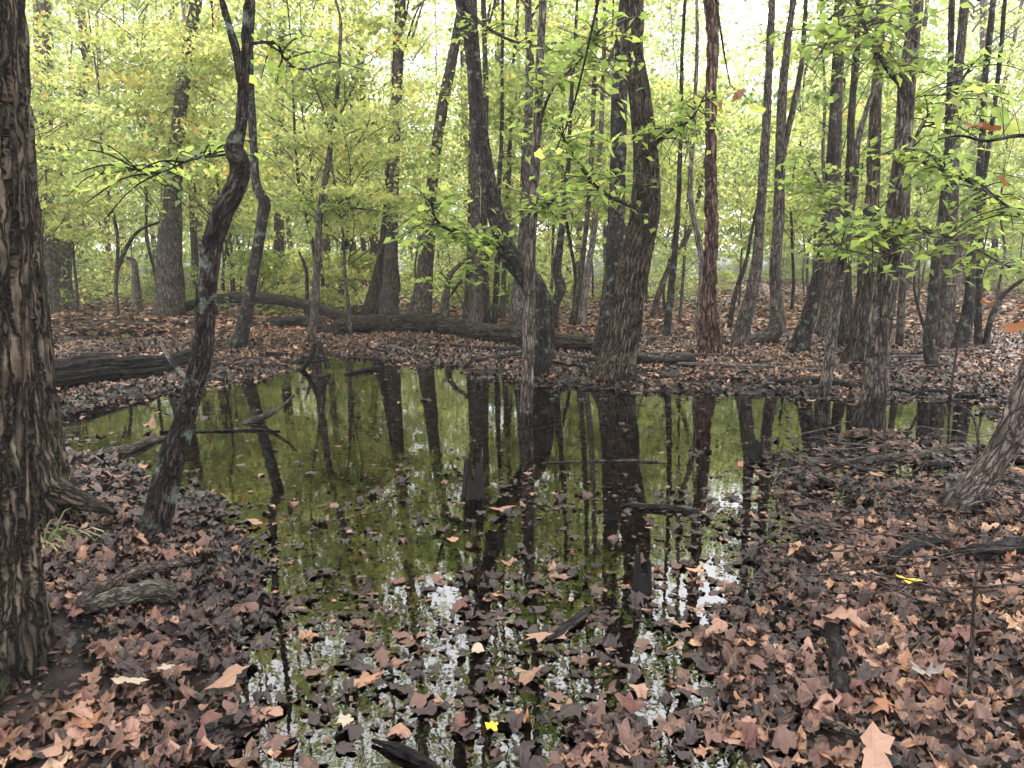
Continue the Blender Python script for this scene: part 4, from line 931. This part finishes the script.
NEAR_T = [leaf_template(KINDS[k % 6], 900 + k, 24 if KINDS[k % 6] != 'oak' else 30, 2, 0.95) for k in range(24)]
FLAT_T = [leaf_template(KINDS[k % 6], 1000 + k, 20, 1, 0.40) for k in range(12)]
MID_T = [leaf_template('maple' if k % 3 else 'ovate', 1100 + k, 10, 1, 1.1) for k in range(12)]
def far_tpl(seed):
    rr = np.random.default_rng(seed)
    v = np.array([[-0.45, 0, 0], [0, -0.32, 0.12], [0.5, 0, 0.03], [0, 0.32, 0.12], [0.05, 0, -0.02]]) + rr.normal(0, 0.08, (5, 3))
    return v, np.array([(0, 1, 4), (1, 2, 4), (2, 3, 4), (3, 0, 4)])
FAR_T = [far_tpl(k) for k in range(10)]

def rot_mats(n, tilt, rr):
    yaw = rr.uniform(0, 2 * np.pi, n); ta = rr.uniform(0, 2 * np.pi, n); t = np.abs(rr.normal(0, 1, n)) * tilt
    t = np.clip(t, 0, 1.35)
    ax, ay = np.cos(ta), np.sin(ta); c, s = np.cos(t), np.sin(t); C = 1 - c; z = np.zeros(n)
    T = np.stack([np.stack([c + ax * ax * C, ax * ay * C, ay * s], -1), np.stack([ax * ay * C, c + ay * ay * C, -ax * s], -1), np.stack([-ay * s, ax * s, c], -1)], 1)
    cy_, sy_ = np.cos(yaw), np.sin(yaw)
    Y_ = np.stack([np.stack([cy_, -sy_, z], -1), np.stack([sy_, cy_, z], -1), np.stack([z, z, z + 1], -1)], 1)
    return T @ Y_
def leaf_cloud(pos, size, tilt, tpl, rn, rr):
    V, Fc, A, LC, k0 = [], [], [], [], 0
    pick = rr.integers(0, len(tpl), len(pos)); Rm = rot_mats(len(pos), tilt, rr)
    for t, (v, f) in enumerate(tpl):
        idx = np.where(pick == t)[0]
        if not len(idx): continue
        w = np.einsum('nij,vj->nvi', Rm[idx], v) * size[idx][:, None, None] + pos[idx][:, None, :]
        V.append(w.reshape(-1, 3)); nvv = len(v)
        Fc.append((f[None] + (np.arange(len(idx)) * nvv)[:, None, None] + k0).reshape(-1, 3)); k0 += nvv * len(idx)
        A.append(np.repeat(rn[idx], nvv)); LC.append(np.tile(TPL_UV[id(v)] if id(v) in TPL_UV else v, (len(idx), 1)) + np.repeat(rr.uniform(0, 50, len(idx)).round()[:, None] * np.array([[0, 0, 1.0]]), nvv, 0))
    return np.vstack(V), np.vstack(Fc), np.concatenate(A), np.vstack(LC)

rr = np.random.default_rng(2024)
def sample_view(n, y0, y1, half=0.74, power=1.0):
    u = rr.uniform(0, 1, n); y = np.sqrt(y0 ** 2 + u * (y1 ** 2 - y0 ** 2)) if power == 1 else y0 + (y1 - y0) * u ** power
    return rr.uniform(-half, half, n) * (y + 0.3), y
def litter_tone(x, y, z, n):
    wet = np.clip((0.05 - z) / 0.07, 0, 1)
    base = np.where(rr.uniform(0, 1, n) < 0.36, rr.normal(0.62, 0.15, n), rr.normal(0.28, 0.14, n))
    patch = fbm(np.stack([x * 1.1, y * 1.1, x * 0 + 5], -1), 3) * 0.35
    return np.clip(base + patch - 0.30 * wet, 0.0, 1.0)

litter_parts = []
ind = []          # the leaves that stand as objects of their own
# near bank
x, y = sample_view(9800, 1.7, 4.0); x2, y2 = sample_view(14000, 4.0, 6.4); x, y = np.concatenate([x, x2]), np.concatenate([y, y2]); z = height(x, y)
land = z > -0.004
x, y, z = x[land], y[land], z[land]; n = len(x)
for px_, py_, ra, rb in [(-30, 672, .30, .42), (48, 684, .12, .22), (12, 505, .34, .48), (75, 540, .13, .26)]:
    g_ = Gt(px_, py_); kp = np.hypot(x - g_[0], y - g_[1]) > np.random.default_rng(1).uniform(ra, rb, len(x))
    x, y, z = x[kp], y[kp], z[kp]
n = len(x)
pos = np.stack([x, y, z + np.abs(rr.normal(0, 0.018, n)) + 0.004], -1); size = np.clip(rr.lognormal(math.log(0.064), 0.36, n), 0.03, 0.135); rn = litter_tone(x, y, z, n)
pxx = 512 + F_PX * x / (y * CP + (CAM_H - z) * SP)
dist = np.hypot(np.hypot(x, y), CAM_H)
cand = np.argsort(dist / size - 6 * (pos[:, 2] - z) / 0.02 + np.where((pxx < -10) | (pxx > 1034) | (y < 2.0), 1e6, 0))
ind_idx = cand[:215]; rest = np.setdiff1d(np.arange(n), ind_idx)
ind += [(pos[i], min(size[i] * 1.05, 0.12), rn[i]) for i in ind_idx]
nr = rest[y[rest] < 4.0]; md = rest[y[rest] >= 4.0]
litter_parts.append(leaf_cloud(pos[nr], size[nr], 0.30, NEAR_T, rn[nr], rr))
litter_parts.append(leaf_cloud(pos[md], size[md] * 1.1, 0.34, FLAT_T + MID_T, rn[md], rr))
# crumbs and torn bits between the leaves
xf, yf = sample_view(15000, 1.7, 5.0); zf_ = height(xf, yf); k = zf_ > -0.006; xf, yf, zf_ = xf[k], yf[k], zf_[k]; nf = len(xf)
litter_parts.append(leaf_cloud(np.stack([xf, yf, zf_ + np.abs(rr.normal(0, 0.02, nf))], -1), rr.uniform(0.018, 0.05, nf), 0.5, FAR_T, np.clip(litter_tone(xf, yf, zf_, nf) - 0.12, 0, 1), rr))
# the banks go on beyond both sides of the view
ns = 4600; ysd = np.sqrt(rr.uniform(0.2, 36, ns)) + 0.2; xsd = (0.74 * (ysd + 0.3) + rr.uniform(-0.05, 1.7, ns)) * rr.choice([-1, 1], ns); zsd = height(xsd, ysd)
k = zsd > -0.004; xsd, ysd, zsd = xsd[k], ysd[k], zsd[k]; ns = len(xsd)
litter_parts.append(leaf_cloud(np.stack([xsd, ysd, zsd + np.abs(rr.normal(0, 0.016, ns)) + 0.004], -1), rr.uniform(0.05, 0.13, ns), 0.34, MID_T, litter_tone(xsd, ysd, zsd, ns), rr))
# mid bank
x, y = sample_view(42000, 6.2, 15.0); z = height(x, y); k = z > -0.002; x, y, z = x[k], y[k], z[k]; n = len(x)
pos = np.stack([x, y, z + np.abs(rr.normal(0, 0.014, n)) + 0.004], -1)
litter_parts.append(leaf_cloud(pos, rr.uniform(0.06, 0.13, n), 0.38, MID_T, litter_tone(x, y, z, n), rr))
# far floor
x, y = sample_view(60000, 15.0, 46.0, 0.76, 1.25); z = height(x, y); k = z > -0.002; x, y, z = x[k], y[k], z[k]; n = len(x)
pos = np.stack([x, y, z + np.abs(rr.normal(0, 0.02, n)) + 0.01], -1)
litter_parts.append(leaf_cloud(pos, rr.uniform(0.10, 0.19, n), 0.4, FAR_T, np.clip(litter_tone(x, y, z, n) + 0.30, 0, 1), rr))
def stuff_obj(name, parts, label):
    V, Fc, A, LC, k = [], [], [], [], 0
    for v, f, a, lc in parts: V.append(v); Fc.append(f + k); A.append(a); LC.append(lc); k += len(v)
    BK[0] = np.vstack(LC)
    return obj(name, mesh_np(name, np.vstack(V), np.vstack(Fc), {'rnd': np.concatenate(A)}, smooth=True), M['litter'], kind='stuff', label=label, cat='leaf litter')
stuff_obj('leaf_litter', litter_parts, 'thick litter of brown fallen leaves covering the forest floor')

# leaves in the pool: afloat, and sunk on the bottom
wp = []
def pool_density(x, y):
    sd = sd_pool(x, y); d = np.exp(-np.abs(sd) / 0.22) * 0.9
    d = d + 2.2 * np.clip((3.9 - y) / 1.0, 0, 1)
    for px, py, sx, sy, a in [(455, 490, 0.75, 0.6, 0.8), (560, 500, 0.5, 0.45, 0.45), (700, 560, 0.5, 0.6, 0.5), (400, 560, 0.8, 0.5, 0.25), (760, 470, 0.7, 0.8, 0.7), (590, 600, 0.9, 0.35, 0.35), (300, 560, 0.5, 0.4, 0.6), (270, 500, 0.4, 0.5, 0.35), (720, 520, 0.6, 0.8, 0.6)]:
        g = G(px, py); d = d + a * np.exp(-((x - g[0]) / sx) ** 2 - ((y - g[1]) / sy) ** 2)
    pn = fbm(np.stack([x * 2.2, y * 2.2, x * 0 + 2], -1), 3)
    return d * np.clip(0.62 + 1.6 * pn, 0.02, 1.4) + 0.035
x, y = sample_view(26000, 1.7, 10.5); sd = sd_pool(x, y); z = height(x, y)
k = (z < 0.0) & (rr.uniform(0, 1, len(x)) < pool_density(x, y) * 0.62); x, y, z = x[k], y[k], z[k]; n = len(x)
zf = np.where(rr.uniform(0, 1, n) < 0.6, rr.uniform(-0.004, 0.006, n), np.maximum(z, -0.05) * rr.uniform(0.2, 0.9, n))
pos = np.stack([x, y, zf], -1); size = rr.uniform(0.035, 0.11, n)
rn = np.clip(np.where(rr.uniform(0, 1, n) < 0.14, rr.normal(0.62, 0.14, n), rr.normal(0.16, 0.11, n)), 0, 1)
dist = np.hypot(np.hypot(x, y), CAM_H); pxx = 512 + F_PX * x / (y * CP + (CAM_H) * SP)
cand = np.argsort(dist / size + np.where((zf < -0.001) | (y < 2.05) | (pxx < 0) | (pxx > 1024), 1e6, 0))
ind_idx = cand[:70]; rest = np.setdiff1d(np.arange(n), ind_idx)
ind += [(pos[i] + np.array([0, 0, 0.004]), size[i], rn[i]) for i in ind_idx]
half_ = rr.uniform(0, 1, len(rest)) < 0.3
wp.append(leaf_cloud(pos[rest][half_], size[rest][half_], 0.25, NEAR_T, rn[rest][half_], rr))
wp.append(leaf_cloud(pos[rest][~half_], size[rest][~half_], 0.08, FLAT_T, rn[rest][~half_], rr))
x, y = sample_view(9000, 1.7, 11.0); z = height(x, y); k = z < -0.01; x, y, z = x[k], y[k], z[k]; n = len(x)
wp.append(leaf_cloud(np.stack([x, y, z + 0.008], -1), rr.uniform(0.08, 0.16, n), 0.12, FLAT_T, np.clip(rr.normal(0.40, 0.2, n), 0, 1), rr))
x, y = sample_view(20000, 1.7, 10.5); z = height(x, y)
k = (z < 0.0) & (rr.uniform(0, 1, len(x)) < np.clip(pool_density(x, y) * 0.9, 0.04, 1)); x, y = x[k], y[k]; n = len(x)
wp.append(leaf_cloud(np.stack([x, y, rr.uniform(0.001, 0.005, n)], -1), rr.uniform(0.012, 0.045, n), 0.10, FAR_T, np.clip(rr.normal(0.28, 0.18, n), 0, 1), rr))
stuff_obj('pool_leaves', wp, 'dark sodden leaves afloat and sunk in the pool')

# individual leaves
NEAR_M = []
for k, (v, f) in enumerate(NEAR_T):
    BK[0] = TPL_UV[id(v)]; me = mesh_np('fallen_leaf', v, f, {'rnd': np.full(len(v), 0.5)}, smooth=True); me.materials.append(LEAFCOL['tan']); NEAR_M.append((me, {'maple': 'lobed', 'oak': 'wavy-edged', 'ovate': 'narrow', 'blob': 'crumpled'}[KINDS[k % 6]]))
FLAT_M = []
for k, (v, f) in enumerate(FLAT_T):
    BK[0] = TPL_UV[id(v)]; me = mesh_np('fallen_leaf', v, f, {'rnd': np.full(len(v), 0.5)}, smooth=True); me.materials.append(LEAFCOL['tan']); FLAT_M.append((me, {'maple': 'lobed', 'oak': 'wavy-edged', 'ovate': 'narrow', 'blob': 'crumpled'}[KINDS[k % 6]]))
def one_leaf(me, loc, size, tilt, mt, label, group, yaw=None):
    o = bpy.data.objects.new('fallen_leaf', me); col.objects.link(o)
    Rm = rot_mats(1, tilt, rr)[0]; o.matrix_world = Matrix.Translation(Vector(loc)) @ Matrix(Rm.tolist()).to_4x4() @ Matrix.Diagonal((size, size, size, 1))
    o.material_slots[0].link = 'OBJECT'; o.material_slots[0].material = mt
    o['label'] = label; o['category'] = 'leaf'
    if group: o['group'] = group
    return o
for p, s, r_ in ind:
    water_ = p[2] < 0.02 and float(sd_pool(np.array([p[0]]), np.array([p[1]]))[0]) < 0
    cn = 'dark brown' if r_ < 0.26 else 'mauve brown' if r_ < 0.5 else ('reddish brown' if r_ < 0.56 else 'tan' if r_ < 0.80 else 'orange brown')
    me, shp = (FLAT_M if water_ and rr.uniform() < 0.6 else NEAR_M)[int(rr.integers(0, 12))]
    zone = 'in the shallows at the front of the pool' if water_ else ('in the litter on the left bank' if p[0] < -0.1 else 'in the litter on the right bank')
    one_leaf(me, p, s, 0.12 if water_ else 0.28, LEAFCOL[cn], f'{cn} {shp} fallen leaf {zone}', f'{cn} {shp} leaves {zone}')
def special(px, py, wpx, kind_me, mt, label, tilt=0.12, z=None, stretch=None, yaw=None):
    g = Gt(px, py); zz_ = max(gz(g), 0.0) + 0.065 if z is None else z
    g = G(px, py, zz_); s = wpx / ppm(g)
    o = one_leaf(kind_me, (g[0], g[1], zz_), s, tilt, mt, label, None)
    if stretch:
        o.matrix_world = Matrix.Translation((g[0], g[1], zz_)) @ Matrix.Rotation(yaw or 0, 4, 'Z') @ Matrix.Diagonal((s * stretch[0], s * stretch[1], s, 1))
    return o
mp_, ok_, ov_ = FLAT_M[3][0], FLAT_M[2][0], FLAT_M[5][0]
special(905, 579, 38, ov_, M['leaf_yellow'], 'long narrow bright yellow leaf on the right bank', stretch=(1.0, 0.55), yaw=-0.75)
special(490, 726, 24, mp_, M['leaf_yellow'], 'small yellow leaf floating at the front of the pool', z=0.008)
special(343, 720, 30, mp_, M['leaf_cream'], 'cream white lobed leaf at the front edge of the pool', z=0.012)
special(478, 651, 30, ov_, M['leaf_cream'], 'cream oval leaf floating left of the bark slab', z=0.008)
special(546, 636, 42, ok_, M['leaf_tan_pale'] if 'leaf_tan_pale' in M else M['leaf_amber'], 'long amber leaf floating against the bark slab', z=0.008, stretch=(1.0, 0.6), yaw=0.25)
special(684, 624, 34, ov_, M['leaf_amber'], 'orange oval leaf floating below the nearer stump', z=0.01)
special(527, 678, 30, NEAR_M[1][0], M['leaf_amber'], 'curled bright orange leaf in the shallows below the cream oval leaf', z=0.012)
special(498, 509, 36, ov_, M['leaf_amber'], 'long orange leaf floating below the farther stump', z=0.008, stretch=(1.1, 0.6), yaw=0.1)
special(604, 590, 16, ov_, M['leaf_amber'], 'tiny orange leaf left of the nearer stump', z=0.008)
special(872, 752, 66, ok_, M['leaf_amber'], 'largest tan orange leaf at the bottom edge of the right bank', tilt=0.1)
special(848, 622, 46, NEAR_M[4][0], M['leaf_amber'], 'big rust orange curled leaf in the middle of the right bank', tilt=0.2)
special(165, 668, 24, mp_, M['leaf_cream'], 'pale buff leaf on the left bank')
special(128, 682, 34, ok_, M['leaf_cream'], 'pale jagged leaf left of the buff one on the left bank', tilt=0.2)
special(232, 678, 52, ok_, M['leaf_amber'], 'light orange wavy leaf at the left shoreline')
special(925, 672, 36, NEAR_M[3][0], M['leaf_grey'], 'grey star-shaped leaf on the right bank')
special(60, 752, 60, NEAR_M[0][0], M['leaf_amber'], 'big orange leaf in the bottom left corner', tilt=0.2)
special(256, 522, 26, mp_, M['leaf_amber'], 'orange leaf standing up in the shallows below the crooked trunk reflection', tilt=0.5, z=0.02)
special(152, 426, 18, NEAR_M[1][0], M['leaf_amber'], 'bright orange curled leaf on the water left of the crooked trunk', tilt=0.4, z=0.03)

# ---------------------------------------------------------------- grass tuft at the left trunk
g = Gt(48, 545); root = thing('grass_tuft', 'tuft of green and straw grass at the foot of the thick left trunk', 'grass', (g[0], g[1], gz(g)))
r2 = np.random.default_rng(4)
for k in range(34):
    an = r2.uniform(-0.9, 1.6) if k % 4 else r2.uniform(0, 6.28); Ln = r2.uniform(0.20, 0.42); up = r2.uniform(0.25, 1.0)
    d = np.array([math.cos(an), math.sin(an) - 0.6, 0]); t = np.linspace(0, 1, 6)[:, None]
    c = np.array([r2.normal(0, .04), r2.normal(0, .03), 0]) + d * Ln * t + np.array([0, 0, 1.0]) * (Ln * (1.5 * up * t - 1.35 * t ** 2))
    w = 0.006 * (1 - t ** 2 * 0.95); s_ = np.array([-d[1], d[0], 0]) / (np.linalg.norm(d[:2]) + 1e-6)
    v = np.concatenate([c - s_ * w, c + s_ * w + np.array([0, 0, 0.001])]); f = [(i, i + 1, 7 + i, 6 + i) for i in range(5)]
    obj('blade', mesh_np('blade', v, f, {'rnd': np.full(12, 0.15 if up > 0.8 else r2.uniform(0.5, 1))}), M['grass'], root)

# ---------------------------------------------------------------- near overhanging sprigs with leaves large enough to pick out
LEAF_BIG = []
for k in range(6):
    v, f = leaf_template('ovate' if k % 2 else 'maple', 1300 + k, 16, 1, 0.55)
    if k % 2 == 0: v[:, 1] *= 0.85
    me = mesh_np('leaf', v, f, {'rnd': np.full(len(v), 0.35 + 0.1 * k)}, smooth=False); LEAF_BIG.append(me)
def sprig(label, Y, path, leaves, name='overhanging_branch', r_end=0.3):
    W = np.array([[*at(x, y, Y), 0.5 * w / ppm(at(x, y, Y))] for x, y, w in path]); W = spline(W, 6)
    base = W[0, :3]; root = thing(name, label, 'branch', base)
    v, f, _, _ = tube(W[:, :3] - base, W[:, 3], 8, None, 0, lump=0.1, seed=Y)
    obj('stem', mesh_np('stem', v, f, smooth=True), M['bark_dark'], root)
    r2 = np.random.default_rng(int(Y * 100) + len(leaves))
    for (x, y, w, green) in leaves:
        p = at(x, y, Y + r2.normal(0, 0.12)); s = w / ppm(p)
        o = obj('leaf', LEAF_BIG[int(r2.integers(0, 6))], M['leaf_near'], root)
        j = int(np.argmin(np.linalg.norm(W[:, :3] - p, axis=1)))
        o.matrix_local = Matrix.Translation(Vector(p - base)) @ Matrix(rot_mats(1, 0.75, r2)[0].tolist()).to_4x4() @ Matrix.Diagonal((s, s, s, 1))
        if len(o.material_slots):
            o.material_slots[0].link = 'OBJECT'; o.material_slots[0].material = M['leaf_near'] if green else M['leaf_dead']
        d = W[j, :3] - p
        tv, tf = thin_tubes([np.array([W[j, :3], W[j, :3] - d * 0.5 + [0, 0, 0.01], p]) - base], 0.0016, 0.001)
        obj('petiole', mesh_np('petiole', tv, tf), M['bark_dark'], root)
sprig('near horizontal branch with big yellow-green and rust leaves at the upper right edge', 3.6, [(1090, 118, 5.5), (1050, 134, 4.5), (1015, 136, 4), (985, 141, 3), (962, 136, 2.4), (938, 139, 1.4)],
      [(972, 92, 34, 1), (985, 100, 30, 1), (965, 112, 34, 1), (1000, 112, 30, 1), (990, 128, 26, 0), (975, 126, 28, 0), (1010, 100, 30, 1), (955, 105, 28, 1), (1015, 130, 28, 1), (1000, 85, 26, 1), (1003, 180, 16, 0), (940, 118, 22, 1), (1030, 95, 30, 1), (985, 150, 22, 1), (950, 128, 22, 1)])
sprig('thin drooping twig with large green leaves hanging in the upper centre', 3.9, [(628, -160, 5), (612, -60, 4), (596, 10, 3), (585, 60, 2.4), (572, 110, 2), (556, 150, 1.2)],
      [(560, 98, 26, 1), (580, 96, 24, 1), (565, 118, 26, 1), (585, 132, 30, 1), (540, 155, 26, 1), (556, 150, 24, 1), (615, 145, 26, 1), (625, 140, 22, 1), (600, 110, 18, 1), (632, 55, 16, 1), (575, 75, 16, 1), (612, 90, 16, 1)])
sprig('short twig with one rust red and one green leaf right of the reddish trunk', 3.8, [(700, -120, 4), (712, -30, 3), (722, 40, 2), (730, 85, 1.4)],
      [(738, 98, 28, 0), (758, 110, 20, 1), (720, 104, 12, 0), (726, 60, 14, 1)])
sprig('bare twig with dry curled brown leaves at the right edge', 3.8, [(1060, 250, 4), (1040, 282, 3), (1030, 305, 2)],
      [(1017, 326, 30, 0), (990, 303, 26, 0), (1018, 310, 22, 0)])

# ---------------------------------------------------------------- damp air
hx, hy0, hy1, hz0, hz1 = 118.0, -64.0, 425.0, -1.3, 46.0
hv = [(-hx * 4, hy0, hz0), (hx * 4, hy0, hz0), (hx * 4, hy1, hz0), (-hx * 4, hy1, hz0), (-hx * 4, hy0, hz1), (hx * 4, hy0, hz1), (hx * 4, hy1, hz1), (-hx * 4, hy1, hz1)]
hf = [(3, 2, 1, 0), (4, 5, 6, 7), (0, 1, 5, 4), (1, 2, 6, 5), (2, 3, 7, 6), (3, 0, 4, 7)]
hm = bpy.data.materials.new('haze'); hm.use_nodes = True
hn = hm.node_tree.nodes; hn.remove(hn['Principled BSDF'])
pv = hn.new('ShaderNodeVolumePrincipled'); pv.inputs['Color'].default_value = (0.93, 0.95, 0.97, 1); pv.inputs['Density'].default_value = HAZE
pv.inputs['Anisotropy'].default_value = 0.2
hm.node_tree.links.new(pv.outputs[0], hn['Material Output'].inputs['Volume'])
obj('haze', mesh_np('haze', hv, hf), hm, kind='stuff', label='thin damp air between the trees', cat='haze')
